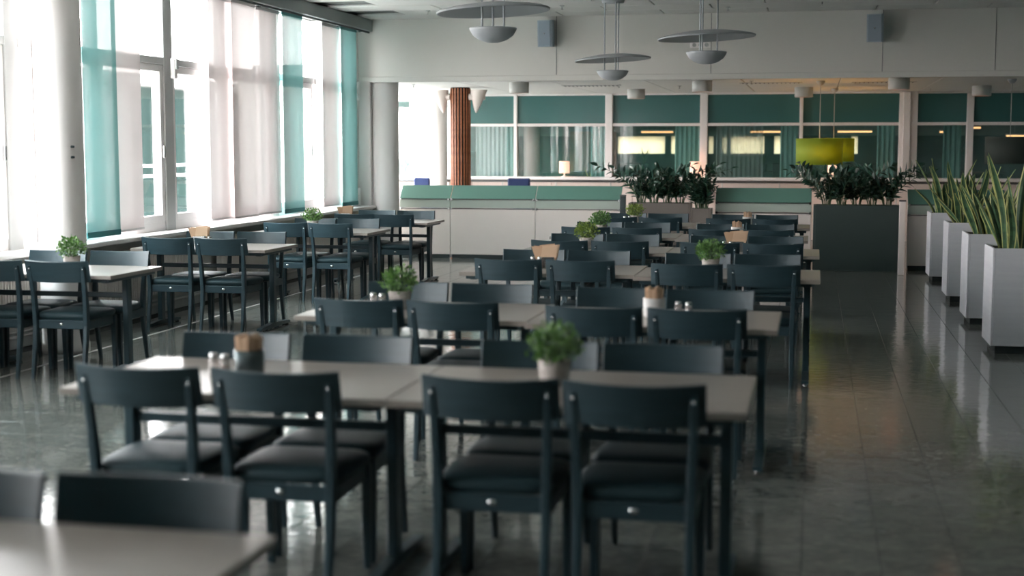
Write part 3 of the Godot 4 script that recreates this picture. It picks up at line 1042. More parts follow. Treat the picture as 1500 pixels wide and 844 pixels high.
func build_tables_and_chairs() -> void:
	var chair := make_chair()
	var table := make_table()
	# [x, z, phrase, skip places]
	var spots := [
		[-1.8, -2.58, "the blurred front left table", "N"],
		[-2.075, -5.1, "left table of second row", ""],
		[-0.825, -5.1, "right table of second row", ""],
		[-2.03, -7.4, "left table of third row", ""],
		[-0.78, -7.31, "right table of third row", ""],
		[-1.82, -10.11, "left table of fourth row", ""],
		[-0.57, -9.98, "right table of fourth row", ""],
		[-1.82, -12.14, "left table of fifth row", ""],
		[-0.57, -12.1, "right table of fifth row", ""],
		[-1.92, -14.15, "left table of sixth row", ""],
		[-0.67, -14.02, "right table of sixth row", ""],
		[-1.91, -16.2, "left table of rearmost row", ""],
		[-0.66, -16.08, "right table of rearmost row", ""],
		[-5.32, -9.31, "nearest window table", ""],
		[-5.2, -11.81, "second window table", ""],
		[-5.08, -14.3, "third window table", ""],
		[-5.0, -16.3, "farthest window table", ""],
	]
	var extra := ["edge shows at the bottom left", "with napkin pot and shakers", "with a blurred pot plant", "with pot plant and shakers", "with napkin pot and shakers", "with napkins and shakers", "with a pot plant", "with a yellow-green pot plant", "with napkins and shakers", "with a pot plant", "with napkins", "with a pot plant", "with napkins", "with a pot plant", "with napkins and shakers", "with a pot plant", "with napkins"]
	var first_t := true
	var first_c := true
	for i in spots.size():
		var s = spots[i]
		var at := Vector3(s[0], 0, s[1])
		var label: String = "pale-topped dining table, " + String(s[2]).trim_prefix("the ") + ", " + extra[i]
		if first_t:
			table.name = numbered("dining_table")
			add_child(table)
			table.position = at
			tag(table, label, "table", "dining tables")
			first_t = false
		else:
			copy(table, at, 0.0, label)
		for side in [1.0, -1.0]:
			if s[3] == "N" and side > 0.0:
				continue
			for e in [-1.0, 1.0]:
				var k := sin(i * 12.9 + side * 4.1 + e * 7.7)
				var gap := 0.249
				var off := 0.0
				if i == 0:
					off = 0.03
				elif i == 1:
					gap = 0.262
					off = -0.02
				elif i == 2:
					gap = 0.246
					off = 0.008
				elif i == 4:
					off = -0.012
				var p := at + Vector3(off + e * gap + 0.002 * k, 0, side * (0.226 + 0.01 * cos(i * 5.3 + e * 2.0 + side)))
				var lb := "dark padded chair, %s side, %s place, %s" % ["near" if side > 0.0 else "far", "left" if e < 0.0 else "right", s[2]]
				var turn := (0.0 if side > 0.0 else PI) + 0.012 * k
				if first_c:
					chair.name = numbered("dining_chair")
					add_child(chair)
					chair.position = p
					chair.rotation.y = turn
					tag(chair, lb, "chair", "dining chairs")
					first_c = false
				else:
					copy(chair, p, turn, lb)
	# things on the tables
	var plants := [[2, -0.1, "blurred potted bush on the right table of second row"], [3, -0.17, "potted bush beside shakers on left table of third row"], [6, -0.13, "bright potted bush on right table of fourth row"], [7, -0.1, "yellow-green potted bush on left table of fifth row"], [9, -0.17, "potted bush on left table of sixth row"], [11, -0.09, "potted bush on left table of rearmost row"], [13, 0.1, "potted bush on the nearest window table"], [15, -0.12, "potted bush on the third window table"]]
	for p in plants:
		var s = spots[p[0]]
		bush(Vector3(s[0] + p[1], 0.72, s[1] - 0.02), p[2], p[0])
	var naps := [[1, -0.05, 0, "metal pot of brown napkins on left table of second row"], [4, -0.02, 1, "white pot of brown napkins on right table of third row"], [5, -0.07, 2, "upright brown napkins in holder, left table of fourth row"], [8, -0.06, 2, "upright brown napkins in holder, right table of fifth row"], [10, -0.06, 1, "white pot of napkins on right table of sixth row"], [12, -0.06, 1, "white pot of napkins on right table of rearmost row"], [14, -0.15, 2, "upright brown napkins in holder on second window table"], [16, -0.5, 2, "upright brown napkins in holder on farthest window table"]]
	for p in naps:
		var s = spots[p[0]]
		napkins(Vector3(s[0] + p[1], 0.72, s[1] - 0.02), p[2], p[3])
	var shak := [[1, -0.17, "left table of second row"], [3, -0.3, "left table of third row"], [4, 0.11, "right table of third row"], [5, -0.16, "left table of fourth row"], [8, -0.16, "right table of fifth row"], [11, -0.2, "left table of rearmost row"], [14, -0.09, "second window table"]]
	for p in shak:
		var s = spots[p[0]]
		shaker(Vector3(s[0] + p[1], 0.72, s[1] + 0.04), "salt", "white-filled glass salt shaker on " + p[2])
		shaker(Vector3(s[0] + p[1] + 0.055, 0.72, s[1] + 0.06), "pepper", "brown-filled glass pepper shaker on " + p[2])

func bush(at: Vector3, label: String, sd: int) -> void:
	var t := thing("potted_bush", at, label, "plant", "small potted bushes on the tables")
	var st := new_st()
	lathe(st, [Vector2(0, 0), Vector2(0.046, 0), Vector2(0.052, 0.01), Vector2(0.062, 0.095), Vector2(0.06, 0.1), Vector2(0.055, 0.098), Vector2(0.052, 0.082), Vector2(0, 0.082)], 28)
	obj("pot", st, "pot", t)
	st = new_st()
	lathe(st, [Vector2(0.0, 0.081), Vector2(0.052, 0.081), Vector2(0.03, 0.088), Vector2(0, 0.09)], 18)
	obj("soil", st, "soil", t)
	var r := RandomNumberGenerator.new()
	r.seed = 100 + sd
	var yellow := 1.0 if sd == 7 or sd == 11 else 0.0
	st = new_st()
	for k in 16:
		var a := r.randf() * TAU
		var q := r.randf_range(0.2, 1.0)
		tube(st, [Vector3(0.01 * cos(a), 0.08, 0.01 * sin(a)), Vector3(0.04 * q * cos(a), 0.13, 0.04 * q * sin(a)), Vector3(0.075 * q * cos(a), 0.2 - 0.05 * q, 0.075 * q * sin(a))], 0.002, 0.001, 4)
	obj("twigs", st, "stem", t)
	st = new_st()
	for k in 620:
		var d := Vector3(r.randfn(), r.randfn(), r.randfn()).normalized()
		var rad := pow(r.randf(), 0.42)
		var lump := 1.0 + 0.16 * sin(d.x * 7.0 + sd) * cos(d.z * 6.0 + sd * 2.0)
		var c := Vector3(d.x * 0.1, d.y * 0.072, d.z * 0.1) * rad * lump + Vector3(0, 0.158, 0)
		if c.y < 0.095:
			c.y = 0.095 + r.randf() * 0.02
		var dir := (d + Vector3(r.randfn(), r.randfn() + 0.6, r.randfn()) * 0.55).normalized()
		var l := r.randf_range(0.017, 0.028)
		var sidev := dir.cross(Vector3(r.randfn(), r.randfn(), r.randfn())).normalized()
		var w := l * 0.32
		var up := dir.cross(sidev)
		var tone := r.randf()
		var cl := Color(0.06 + 0.11 * tone, 0.14 + 0.19 * tone, 0.04 + 0.04 * tone)
		if yellow > 0.0:
			cl = Color(0.12 + 0.17 * tone, 0.18 + 0.22 * tone, 0.035 + 0.04 * tone)
		st.set_color(cl)
		var b0 := c
		var m0 := c + dir * l * 0.5
		var tip := c + dir * l
		for sg in [-1.0, 1.0]:
			face(st, [b0, m0 + up * 0.0, tip, m0 + sidev * sg * w + up * w * 0.35], up)
	obj("foliage", st, "vertex_leaf", t)

func napkins(at: Vector3, kind: int, label: String) -> void:
	var t := thing("napkin_holder", at, label, "napkins", "napkin holders on the tables")
	var st := new_st()
	if kind < 2:
		lathe(st, [Vector2(0, 0), Vector2(0.05, 0), Vector2(0.056, 0.006), Vector2(0.058, 0.1), Vector2(0.054, 0.1), Vector2(0.051, 0.012), Vector2(0, 0.012)], 28)
		obj("pot", st, "tin" if kind == 0 else "tin_white", t)
		for k in 7:
			st = new_st()
			var x := -0.036 + k * 0.012
			var z := 0.004 * sin(k * 2.1)
			var hw := sqrt(0.046 * 0.046 - x * x)
			var ht := 0.152 + 0.006 * sin(k * 1.9)
			loft(st, [rect_ring(Vector3(x, 0.014, z), 0.0055, hw, 0.001), rect_ring(Vector3(x * 1.06, 0.1, z), 0.0058, hw * 1.04, 0.001), rect_ring(Vector3(x * 1.12, ht, z), 0.0058, hw * 1.08, 0.001)])
			obj("napkin", st, "napkin" if k % 2 == 0 else "napkin_light", t)
	else:
		cbox(st, Vector3(0, 0.005, 0), Vector3(0.13, 0.01, 0.08), 0.003)
		cbox(st, Vector3(0, 0.045, 0.04), Vector3(0.12, 0.08, 0.003), 0.001)
		cbox(st, Vector3(0, 0.045, -0.04), Vector3(0.12, 0.08, 0.003), 0.001)
		obj("holder", st, "steel", t)
		for k in 6:
			st = new_st()
			var z := -0.03 + k * 0.012
			var skew := 0.03 * sin(k * 2.7)
			var fan := 0.05 * (z / 0.03)
			loft(st, [[Vector3(-0.055, 0.011, z - 0.004), Vector3(0.055, 0.011, z - 0.004), Vector3(0.055, 0.011, z + 0.004), Vector3(-0.055, 0.011, z + 0.004)],
				[Vector3(-0.06 + skew, 0.1, z * 1.1 - 0.004), Vector3(0.055 + skew, 0.1, z * 1.1 - 0.004), Vector3(0.055 + skew, 0.1, z * 1.1 + 0.004), Vector3(-0.06 + skew, 0.1, z * 1.1 + 0.004)],
				[Vector3(-0.062 + 1.6 * skew, 0.165 + 0.02 * sin(k * 3.1), z + fan * 0.3 - 0.003), Vector3(0.05 + 1.6 * skew, 0.158 + 0.02 * cos(k * 2.3), z + fan * 0.3 - 0.003), Vector3(0.05 + 1.6 * skew, 0.158 + 0.02 * cos(k * 2.3), z + fan * 0.3 + 0.003), Vector3(-0.062 + 1.6 * skew, 0.165 + 0.02 * sin(k * 3.1), z + fan * 0.3 + 0.003)]])
			obj("napkin", st, "napkin" if k % 2 == 0 else "napkin_light", t)

func shaker(at: Vector3, fill: String, label: String) -> void:
	var t := thing(fill + "_shaker", at, label, "shaker", "salt and pepper shakers")
	var st := new_st()
	lathe(st, [Vector2(0, 0), Vector2(0.021, 0), Vector2(0.022, 0.004), Vector2(0.019, 0.06), Vector2(0.0165, 0.068), Vector2(0, 0.068)], 18)
	obj("glass", st, "shaker_glass", t)
	st = new_st()
	lathe(st, [Vector2(0, 0.003), Vector2(0.0185, 0.004), Vector2(0.0172, 0.046), Vector2(0, 0.047)], 16)
	obj("filling", st, fill, t)
	st = new_st()
	lathe(st, [Vector2(0.0, 0.067), Vector2(0.018, 0.067), Vector2(0.018, 0.082), Vector2(0.014, 0.09), Vector2(0, 0.092)], 18)
	obj("cap", st, "steel", t)

# ------------------------------------------------------------------ planters
func sword_leaf(h: float, w: float, bend: float, twist: float, sd: int) -> ArrayMesh:
	var st := new_st()
	var n := 12
	var rings := []
	for i in n + 1:
		var t := float(i) / n
		var wd := w * 0.5 * (0.55 + 0.45 * sin(PI * minf(t * 1.25 + 0.12, 1.0) * 0.5 + 0.2)) * pow(maxf(1.0 - pow(t, 3.2), 0.0), 0.75) + 0.0012
		var c := Vector3(0.012 * sin(t * 5.0 + sd), h * t * (1.0 - 0.12 * bend * t), bend * h * 0.42 * t * t)
		var a := twist * t + 0.12 * sin(t * 7.0 + sd)
		var s := Vector3(cos(a), 0, sin(a))
		var f := Vector3(-sin(a), 0, cos(a))
		var th := 0.0035
		var cup := wd * 0.35
		rings.append([c - s * wd + f * cup, c - s * wd * 0.7 + f * (cup * 0.5 + th), c + f * th, c + s * wd * 0.7 + f * (cup * 0.5 + th), c + s * wd + f * cup, c + s * wd * 0.7 + f * (cup * 0.5 - th), c - f * th, c - s * wd * 0.7 + f * (cup * 0.5 - th)])
	for i in n:
		for k in 8:
			var edge := k in [0, 3, 4, 7]
			var g := 0.5 + 0.5 * sin(i * 2.3 + sd * 1.3 + k)
			st.set_color(Color(0.42, 0.44, 0.17) if edge else Color(0.035 + 0.025 * g, 0.085 + 0.05 * g, 0.045 + 0.02 * g))
			var k1 := (k + 1) % 8
			for v in [rings[i][k], rings[i][k1], rings[i + 1][k1], rings[i][k], rings[i + 1][k1], rings[i + 1][k]]:
				st.add_vertex(v)
	return commit(st, "vertex_leaf")

func frond(l: float, bend: float, sd: int) -> Array:
	# stem that arches towards +x with pairs of glossy leaflets
	var pts := []
	for i in 11:
		var t := i / 10.0
		pts.append(Vector3(bend * l * pow(t, 1.7), l * (t - 0.28 * absf(bend) * t * t), 0.03 * sin(t * 4.0 + sd) * t))
	var st := new_st()
	tube(st, pts, 0.0075, 0.0025, 6)
	var stem := commit(st, "stem")
	st = new_st()
	var r := RandomNumberGenerator.new()
	r.seed = sd
	for i in 18:
		var t := 0.2 + 0.8 * i / 17.0
		var k := mini(int(t * 10.0), 9)
		var p: Vector3 = pts[k].lerp(pts[k + 1], t * 10.0 - k)
		var d: Vector3 = (pts[k + 1] - pts[k]).normalized()
		var side := d.cross(Vector3(0.25, 0.0, 0.97)).normalized() * (1.0 if i % 2 == 0 else -1.0)
		side = (side + Vector3(0, 0, r.randf_range(-0.9, 0.9))).normalized()
		var dir := (side * 0.85 + d * 0.6 + Vector3(0, r.randf_range(-0.15, 0.25), 0)).normalized()
		if i == 17:
			dir = d
		var ln := r.randf_range(0.1, 0.14) * (1.0 - 0.25 * t)
		var wv := dir.cross(d + Vector3(0.1, 0.2, r.randf_range(-0.5, 0.5))).normalized()
		var nn := wv.cross(dir)
		var g := r.randf()
		st.set_color(Color(0.014 + 0.014 * g, 0.05 + 0.04 * g, 0.036 + 0.02 * g))
		for sg in [-1.0, 1.0]:
			var prev0 := p
			var prev1 := p
			for q in 4:
				var t1 := (q + 1) / 4.0
				var ww := ln * 0.25 * sin(PI * pow(t1, 0.8) * 0.97)
				var c0 := p + dir * ln * t1 + nn * -0.012 * t1 * t1
				var c1: Vector3 = c0 + wv * sg * ww + nn * ww * 0.4
				face(st, [prev0, c0, c1, prev1], nn)
				prev0 = c0
				prev1 = c1
	return [stem, commit(st, "zz_leaf")]

func build_planters() -> void:
	# four tall white planters along the aisle
	var zs := [-11.48, -13.32, -15.26, -17.55]
	var leaves := []
	for k in 7:
		leaves.append(sword_leaf(0.4 + 0.05 * k, 0.068 + 0.006 * (k % 3), 0.1 + 0.14 * (k % 4), 0.5 * sin(k * 2.0), k))
	var order := ["nearest", "second", "third", "farthest"]
	var hs := 0.82
	for i in 4:
		var c := Vector3(1.36 + 0.23, 0, zs[i] - 0.28)
		var t := thing("tall_planter", c, "%s tall white box planter along the right aisle" % order[i], "planter", "tall white planters")
		var wx := 0.46
		var wz := 0.56
		part_box("plinth", t, Vector3(0, 0.03, 0), Vector3(wx - 0.08, 0.06, wz - 0.08), "plinth", 0.003)
		var st := new_st()
		var y := 0.06 + (hs - 0.06) * 0.5
		for s in [-1.0, 1.0]:
			cbox(st, Vector3(s * (wx * 0.5 - 0.01), y, 0), Vector3(0.02, hs - 0.06, wz), 0.003)
			cbox(st, Vector3(0, y, s * (wz * 0.5 - 0.01)), Vector3(wx - 0.041, hs - 0.06, 0.02), 0.003)
		cbox(st, Vector3(0, 0.075, 0), Vector3(wx - 0.04, 0.02, wz - 0.04), 0.002)
		obj("box", st, "planter_white", t)
		part_box("soil", t, Vector3(0, hs - 0.034, 0), Vector3(wx - 0.044, 0.04, wz - 0.044), "soil", 0.003)
		var pl := thing("snake_plant", c + Vector3(0, hs - 0.012, 0), "yellow-edged snake plant in the %s white planter" % order[i], "plant", "snake plants")
		for k in 22:
			var lf := put("leaf", leaves[(k * 3 + i) % 7], pl)
			var a: float = k * 2.399 + i * 1.1
			var r := 0.03 + 0.145 * sqrt(k / 22.0)
			lf.position = Vector3(cos(a) * r * 0.95, 0, sin(a) * r * 1.15)
			lf.rotation = Vector3(0, -a + PI / 2 + 0.5 * sin(k * 5.0), 0)
			var sc := 1.02 + 0.18 * sin(k * 3.7 + i) - 0.22 * (r / 0.175) + (0.14 if i == 0 else 0.0)
			lf.scale = Vector3(1.0, sc, 1.0)
			lf.rotate_object_local(Vector3.RIGHT, 0.12 + 0.3 * (r / 0.175) * absf(sin(k * 1.7)))
	# dark trough and taupe boxes with glossy leaved plants
	var fr := []
	for k in 6:
		fr.append(frond(0.36 + 0.05 * k, 0.22 + 0.15 * k, 60 + k))
	var boxes := [[0.54, -18.98, 1.09, 0.36, 0.85, "planter_dark", "large dark trough planter with glossy plants by the aisle", 5, "dark glossy zz plants filling the large dark trough"], [-2.05, -19.45, 0.84, 0.34, 0.84, "planter_taupe", "taupe box planter at the end of the left screens", 4, "dark glossy zz plants in the larger taupe box"], [-1.47, -19.2, 0.27, 0.3, 0.78, "planter_taupe", "smaller taupe box planter right of the larger taupe one", 2, "dark glossy zz plants in the smaller taupe box"]]
	var pn := 0
	for b in boxes:
		var t := thing("box_planter", Vector3(b[0], 0, b[1]), b[6], "planter", "box planters with zz plants")
		var st := new_st()
		var h: float = b[4]
		for s in [-1.0, 1.0]:
			cbox(st, Vector3(s * (b[2] * 0.5 - 0.012), h * 0.5, 0), Vector3(0.024, h, b[3]), 0.004)
			cbox(st, Vector3(0, h * 0.5, s * (b[3] * 0.5 - 0.012)), Vector3(b[2] - 0.049, h, 0.024), 0.004)
		obj("box", st, b[5], t)
		part_box("soil", t, Vector3(0, h - 0.039, 0), Vector3(b[2] - 0.05, 0.05, b[3] - 0.05), "soil", 0.003)
		var pl := thing("zz_plant", Vector3(b[0], h - 0.012, b[1]), b[8], "plant", "glossy zz plants")
		for j in b[7]:
			var px: float = (j + 0.5) / b[7] * (b[2] - 0.14) - (b[2] - 0.14) * 0.5
			for k in 11:
				var f = fr[(k * 5 + j + pn) % (6 if b[2] > 0.5 else 2)]
				var stem := put("stem", f[0], pl)
				var a: float = k * 2.399 + j * 0.9 + pn
				stem.position = Vector3(px + 0.05 * cos(a), 0, 0.05 * sin(j * 2.0) + 0.05 * sin(a))
				stem.rotation.y = -a
				var sc := 0.96 + 0.24 * sin(k * 2.9 + pn * 1.3)
				stem.scale = Vector3(sc, sc, sc)
				put("leaflets", f[1], stem).set_meta("kind", "stuff")
			pn += 1

# ------------------------------------------------------------------ lamps
func omni(parent: Node, at: Vector3, col: Color, e: float, size := 0.05) -> void:
	var l := OmniLight3D.new()
	l.name = "light"
	l.light_color = col
	l.light_energy = e
	l.light_size = size
	l.omni_range = 40.0
	l.omni_attenuation = 2.0
	l.shadow_enabled = true
	parent.add_child(l)
	l.position = at

func build_lamps() -> void:
	# uplighter pendants: bowl and reflector disc on three rods
	var P := [[-2.53, -11.2, 2.69, 0.3, "nearest disc pendant, cropped by the top of the picture"], [-1.01, -13.5, 2.63, 1.9, "right-hand disc pendant with bowl on three rods"], [-2.38, -17.0, 2.65, 1.1, "farthest and smallest disc pendant with bowl on three rods"]]
	for p in P:
		var y: float = p[2]
		var t := thing("disc_pendant", Vector3(p[0], y, p[1]), p[4], "lamp", "disc pendants")
		var st := new_st()
		lathe(st, [Vector2(0.0, 0.035), Vector2(0.2, 0.022), Vector2(0.36, -0.002), Vector2(0.44, -0.024), Vector2(0.452, -0.024), Vector2(0.455, -0.012), Vector2(0.44, -0.004), Vector2(0.36, 0.016), Vector2(0.2, 0.04), Vector2(0.0, 0.052)], 56, Transform3D(Basis(Vector3(0, 0, 1), 0.03 + 0.02 * sin(p[3] * 7.0)), Vector3.ZERO))
		obj("reflector_disc", st, "lamp_disc", t)
		st = new_st()
		lathe(st, [Vector2(0, -0.265), Vector2(0.05, -0.262), Vector2(0.11, -0.243), Vector2(0.16, -0.208), Vector2(0.185, -0.168), Vector2(0.19, -0.15), Vector2(0.184, -0.148), Vector2(0.15, -0.2), Vector2(0.1, -0.232), Vector2(0, -0.25)], 48)
		obj("bowl", st, "lamp_metal", t)
		for k in 3:
			st = new_st()
			var a: float = TAU * k / 3.0 + p[3]
			var q := Vector3(cos(a) * 0.1, 0, sin(a) * 0.1)
			tube(st, [q + Vector3(0, -0.225, 0), q + Vector3(0, 3.34 - y, 0)], 0.0085, -1, 8)
			obj("rod", st, "lamp_metal", t)
		st = new_st()
		lathe(st, [Vector2(0, 3.3 - y), Vector2(0.13, 3.3 - y), Vector2(0.14, 3.34 - y), Vector2(0, 3.34 - y)], 32)
		obj("ceiling_rose", st, "lamp_metal", t)
	# surface mounted drums
	var D := [[-4.22, 2.53, -20.4, "ceiling drum light left of the wide window, near row"], [-1.58, 2.53, -20.4, "ceiling drum light in the near row, middle"], [1.1, 2.53, -20.2, "ceiling drum light in the near row, right"], [-5.52, 2.53, -23.2, "ceiling drum light in the far row beside slatted column"], [-2.86, 2.53, -23.2, "ceiling drum light in the far row, left of centre"], [-0.19, 2.53, -23.0, "ceiling drum light in the far row by green pendants"], [2.48, 2.53, -23.0, "ceiling drum light in the far row, right end"], [1.47, 3.34, -15.6, "drum light on the main ceiling at the top right"]]
	for d in D:
		var t := thing("ceiling_drum", Vector3(d[0], d[1], d[2]), d[3], "lamp", "ceiling drum lights")
		var st := new_st()
		lathe(st, [Vector2(0.13, -0.155), Vector2(0.142, -0.15), Vector2(0.143, 0.0), Vector2(0, 0.0)], 40)
		lathe(st, [Vector2(0.13, -0.155), Vector2(0.125, -0.13), Vector2(0.0, -0.125)], 40)
		obj("drum", st, "drum_white", t)
		st = new_st()
		lathe(st, [Vector2(0.0, -0.145), Vector2(0.122, -0.145), Vector2(0.122, -0.14), Vector2(0, -0.135)], 32)
		obj("diffuser_lamp", st, "drum_glow", t)
		omni(t, Vector3(0, -0.2, 0), Color(1.0, 0.72, 0.55), 0.004, 0.12)
	# green drum pendants
	var G := [[0.06, 1.53, -20.8, "shade_green", "large lime green drum pendant, the nearer one", true], [0.29, 1.55, -23.6, "shade_green", "lime green drum pendant half hidden behind the nearer one", true], [2.64, 1.55, -20.8, "shade_dark", "dark drum pendant at the right edge behind the snake plants", false]]
	for g in G:
		var t := thing("drum_pendant", Vector3(g[0], g[1], g[2]), g[4], "lamp", "drum pendants")
		var st := new_st()
		lathe(st, [Vector2(0.325, -0.18), Vector2(0.33, 0.18), Vector2(0.327, 0.18), Vector2(0.322, -0.18), Vector2(0.325, -0.18)], 56)
		obj("shade", st, g[3], t)
		st = new_st()
		for yy in [-0.182, 0.182]:
			lathe(st, [Vector2(0.322, yy - 0.004), Vector2(0.332, yy - 0.004), Vector2(0.332, yy + 0.004), Vector2(0.322, yy + 0.004)], 40)
		for k in 3:
			tube(st, [Vector3(0, 0.18, 0), Vector3(cos(k * 2.094) * 0.325, 0.18, sin(k * 2.094) * 0.325)], 0.004, -1, 5)
		obj("ring", st, g[3], t)
		st = new_st()
		tube(st, [Vector3(0, 0.08, 0), Vector3(0, 2.53 - g[1], 0)], 0.006, -1, 6)
		obj("cord", st, "cord", t)
		st = new_st()
		lathe(st, [Vector2(0, 2.47 - g[1]), Vector2(0.03, 2.47 - g[1]), Vector2(0.06, 2.51 - g[1]), Vector2(0.06, 2.53 - g[1]), Vector2(0, 2.53 - g[1])], 24)
		obj("canopy", st, "lamp_metal", t)
		for q in [Vector3(0.02, 0, 0.2), Vector3(-0.02, 0, -0.2)]:
			st = new_st()
			lathe(st, [Vector2(0, -0.06), Vector2(0.03, -0.045), Vector2(0.042, -0.01), Vector2(0.03, 0.03), Vector2(0.016, 0.05), Vector2(0.016, 0.08), Vector2(0, 0.08)], 20)
			obj("bulb", st, "bulb" if g[5] else "lamp_metal", t).position = q
			st = new_st()
			tube(st, [q + Vector3(0, 0.078, 0), Vector3(0, 0.085, 0)], 0.007, -1, 6)
			obj("bulb_arm", st, "lamp_metal", t)
			if g[5]:
				omni(t, q + Vector3(0, -0.01, 0), Color(1.0, 0.7, 0.3), 0.13, 0.04)
	# small table lamps on the ledge
	var L := [[-4.33, 1.24, "small pinkish lamp on the ledge below the wide window"], [-2.03, 1.22, "small pale lamp on the ledge beside the third window post"], [0.31, 1.2, "small pinkish lamp on the ledge below green pendants"]]
	for l in L:
		var t := thing("ledge_lamp", Vector3(l[0], 1.071, -24.88), l[2], "lamp", "small lamps on the ledge")
		var st := new_st()
		lathe(st, [Vector2(0, 0), Vector2(0.05, 0), Vector2(0.05, 0.012), Vector2(0.01, 0.02), Vector2(0.01, 0.09), Vector2(0, 0.09)], 20)
		obj("base", st, "lamp_metal", t)
		st = new_st()
		for k in 5:
			var y0 := 0.065 + k * 0.042
			lathe(st, [Vector2(0.088, y0), Vector2(0.091, y0 + 0.004), Vector2(0.091, y0 + 0.036), Vector2(0.088, y0 + 0.04), Vector2(0.084, y0 + 0.02), Vector2(0.088, y0)], 28)
		obj("lamp_shade", st, "shade_lit", t)
		st = new_st()
		for k in 4:
			tube(st, [Vector3(cos(k * 1.571) * 0.086, 0.06, sin(k * 1.571) * 0.086), Vector3(cos(k * 1.571) * 0.086, 0.275, sin(k * 1.571) * 0.086)], 0.003, -1, 5)
			tube(st, [Vector3(0, 0.085, 0), Vector3(cos(k * 1.571) * 0.086, 0.085, sin(k * 1.571) * 0.086)], 0.003, -1, 5)
		obj("shade_frame", st, "lamp_metal", t)
		omni(t, Vector3(0, 0.17, 0), Color(1.0, 0.8, 0.66), 0.03, 0.04)

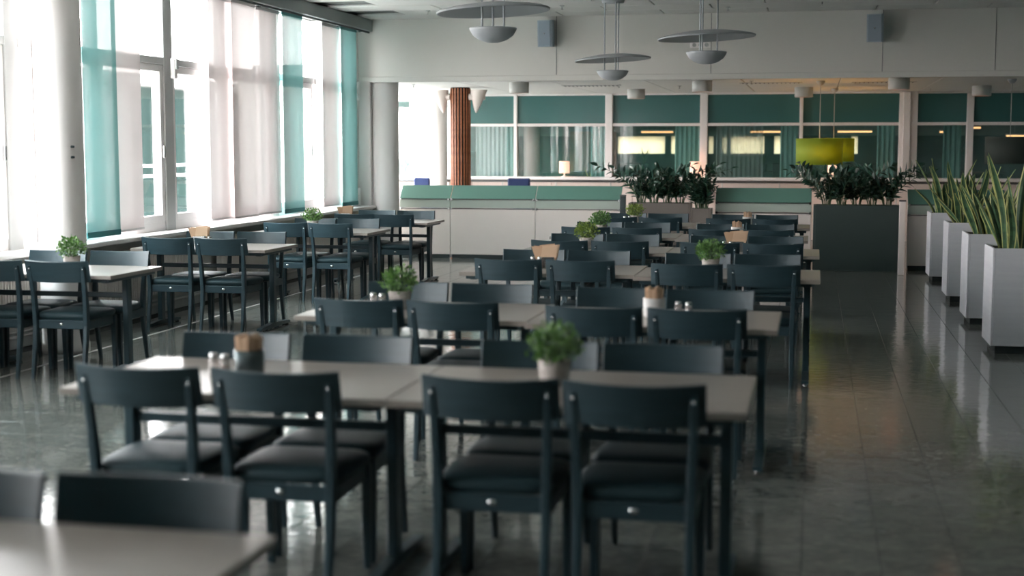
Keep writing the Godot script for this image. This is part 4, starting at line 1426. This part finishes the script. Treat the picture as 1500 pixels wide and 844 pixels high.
# ------------------------------------------------------------------ other fixtures
func build_fixtures() -> void:
	# loudspeakers on the beam
	for d in [[-3.52, "grey loudspeaker on the beam above the middle opening", -0.35], [0.73, "grey loudspeaker on the beam at the right, in shade", -0.35]]:
		var t := thing("loudspeaker", Vector3(d[0], 3.1, ZB + 0.14), d[1], "speaker", "loudspeakers on the beam", 0.22 * signf(d[2]))
		t.rotation.x = 0.06
		var st := new_st()
		var sec := []
		for y in [-0.175, 0.175]:
			sec.append([Vector3(-0.105, y, 0.085), Vector3(-0.085, y, 0.1), Vector3(0.085, y, 0.1), Vector3(0.105, y, 0.085), Vector3(0.06, y, -0.1), Vector3(-0.06, y, -0.1)])
		loft(st, sec)
		obj("cabinet", st, "speaker_grey", t)
		part_box("grille", t, Vector3(0, 0, 0.102), Vector3(0.165, 0.325, 0.008), "speaker_grille", 0.003)
		var s2 := new_st()
		lathe(s2, [Vector2(0, 0), Vector2(0.011, 0), Vector2(0.01, 0.003), Vector2(0, 0.003)], 14, Transform3D(Basis(Vector3.RIGHT, PI / 2), Vector3(0, 0.0, 0.106)))
		obj("badge", s2, "steel", t)
		part_box("wall_bracket", t, Vector3(0, 0.0, -0.115), Vector3(0.06, 0.1, 0.05), "speaker_grey", 0.004)
	# socket plate
	var so := thing("socket_plate", Vector3(-1.5, 2.93, ZB + 0.004), "cream socket plate on the beam behind the disc pendant", "socket")
	part_box("plate", so, Vector3.ZERO, Vector3(0.27, 0.07, 0.012), "frame_white", 0.004)
	for k in 3:
		var s := new_st()
		lathe(s, [Vector2(0.0, 0.0), Vector2(0.026, 0.0), Vector2(0.024, 0.004), Vector2(0.02, 0.002), Vector2(0, 0.002)], 20, Transform3D(Basis(Vector3.RIGHT, PI / 2), Vector3(-0.08 + k * 0.08, 0, 0.006)))
		obj("outlet", s, "frame_grey", so)
	# column clad in timber slats
	var t := thing("slatted_column", Vector3(-5.5, 0, -22.0), "round column clad in upright brown timber slats", "column")
	var st := new_st()
	lathe(st, [Vector2(0, 0), Vector2(0.148, 0), Vector2(0.148, 2.53), Vector2(0, 2.53)], 32)
	obj("core", st, "slat_core", t)
	var sm := box_mesh(Vector3(0.023, 2.5, 0.014), "slat_wood", 0.002)
	for k in 20:
		var o := put("slat", sm, t)
		var a: float = TAU * k / 20.0
		o.position = Vector3(cos(a) * 0.155, 1.265, sin(a) * 0.155)
		o.rotation.y = -a + PI / 2
	# horn shaped speakers on the column
	for s in [-1.0, 1.0]:
		var h := thing("horn_speaker", Vector3(-5.5 + s * 0.315, 2.3, -21.95), "pale pointed horn speaker on the %s of the slatted column" % ("left" if s < 0 else "right"), "speaker", "horn speakers on the slatted column")
		var s3 := new_st()
		var rings := []
		for i in 9:
			var q := i / 8.0
			var wv := 0.13 * pow(1.0 - q, 0.75) + 0.006
			var ring := []
			for k in 16:
				var a := TAU * k / 16
				ring.append(Vector3(cos(a) * wv + s * (-0.05 * q), 0.19 - 0.36 * q, sin(a) * wv * 0.8))
			rings.append(ring)
		loft(s3, rings, true)
		obj("shell", s3, "horn_white", h)
		var s4 := new_st()
		tube(s4, [Vector3(-s * 0.05, 0.08, 0), Vector3(-s * 0.16, 0.08, 0)], 0.05, -1, 14)
		obj("mount", s4, "horn_white", h)
	# navy seats in the bay
	for d in [[-6.21, 0.26, "navy padded chair back showing at the far left"], [-4.61, 0.36, "navy padded chair back right of the slatted column"]]:
		var c := thing("navy_armchair", Vector3(d[0], 0, -22.3), d[2], "chair", "navy chairs in the bay")
		part_box("seat", c, Vector3(0, 0.55, -0.2), Vector3(d[1] + 0.06, 0.1, 0.42), "navy", 0.03)
		part_box("backrest", c, Vector3(0, 0.86, 0.03), Vector3(d[1], 0.48, 0.07), "navy", 0.03)
		for sx in [-1.0, 1.0]:
			for sz in [-0.38, 0.0]:
				part_box("leg", c, Vector3(sx * (d[1] * 0.5), 0.25, sz), Vector3(0.03, 0.5, 0.03), "rail", 0.004)
	# sprinkler heads and detectors under the ceilings
	var dots := [[-5.9, 2.53, -20.7], [-2.9, 2.53, -21.4], [-2.05, 2.53, -22.0], [-0.9, 2.53, -20.6], [-3.1, 3.34, -17.6], [-1.1, 3.34, -18.2], [-4.9, 3.34, -17.9]]
	var dw := ["small ceiling sprinkler above the end column", "small ceiling sprinkler right of the first drum", "small ceiling sprinkler left of the middle drum", "small ceiling detector right of the middle drum", "small sprinkler on the main ceiling between pendants", "small sprinkler on main ceiling above the socket plate", "small sprinkler on main ceiling near the window corner"]
	for k in dots.size():
		var s5 := new_st()
		lathe(s5, [Vector2(0, -0.05), Vector2(0.02, -0.048), Vector2(0.008, -0.04), Vector2(0.008, -0.012), Vector2(0.03, -0.008), Vector2(0.03, 0.0), Vector2(0, 0)], 16)
		var o2 := obj("sprinkler_head", s5, "frame_grey")
		o2.position = Vector3(dots[k][0], dots[k][1], dots[k][2])
		tag(o2, dw[k], "sprinkler", "sprinkler heads")
	# slim spare curtain rail under the bay ceiling at the right
	var cr := thing("ceiling_pipe", Vector3(2.6, 2.47, -24.0), "thin pale pipe under the bay ceiling at the right", "pipe")
	var s6 := new_st()
	tube(s6, [Vector3(-1.0, 0, 0), Vector3(1.0, 0, 0)], 0.016)
	obj("pipe", s6, "pipe", cr)
	for sx in [-0.8, 0.8]:
		var s7 := new_st()
		tube(s7, [Vector3(sx, 0, 0), Vector3(sx, 0.06, 0)], 0.006)
		obj("hanger", s7, "pipe", cr)
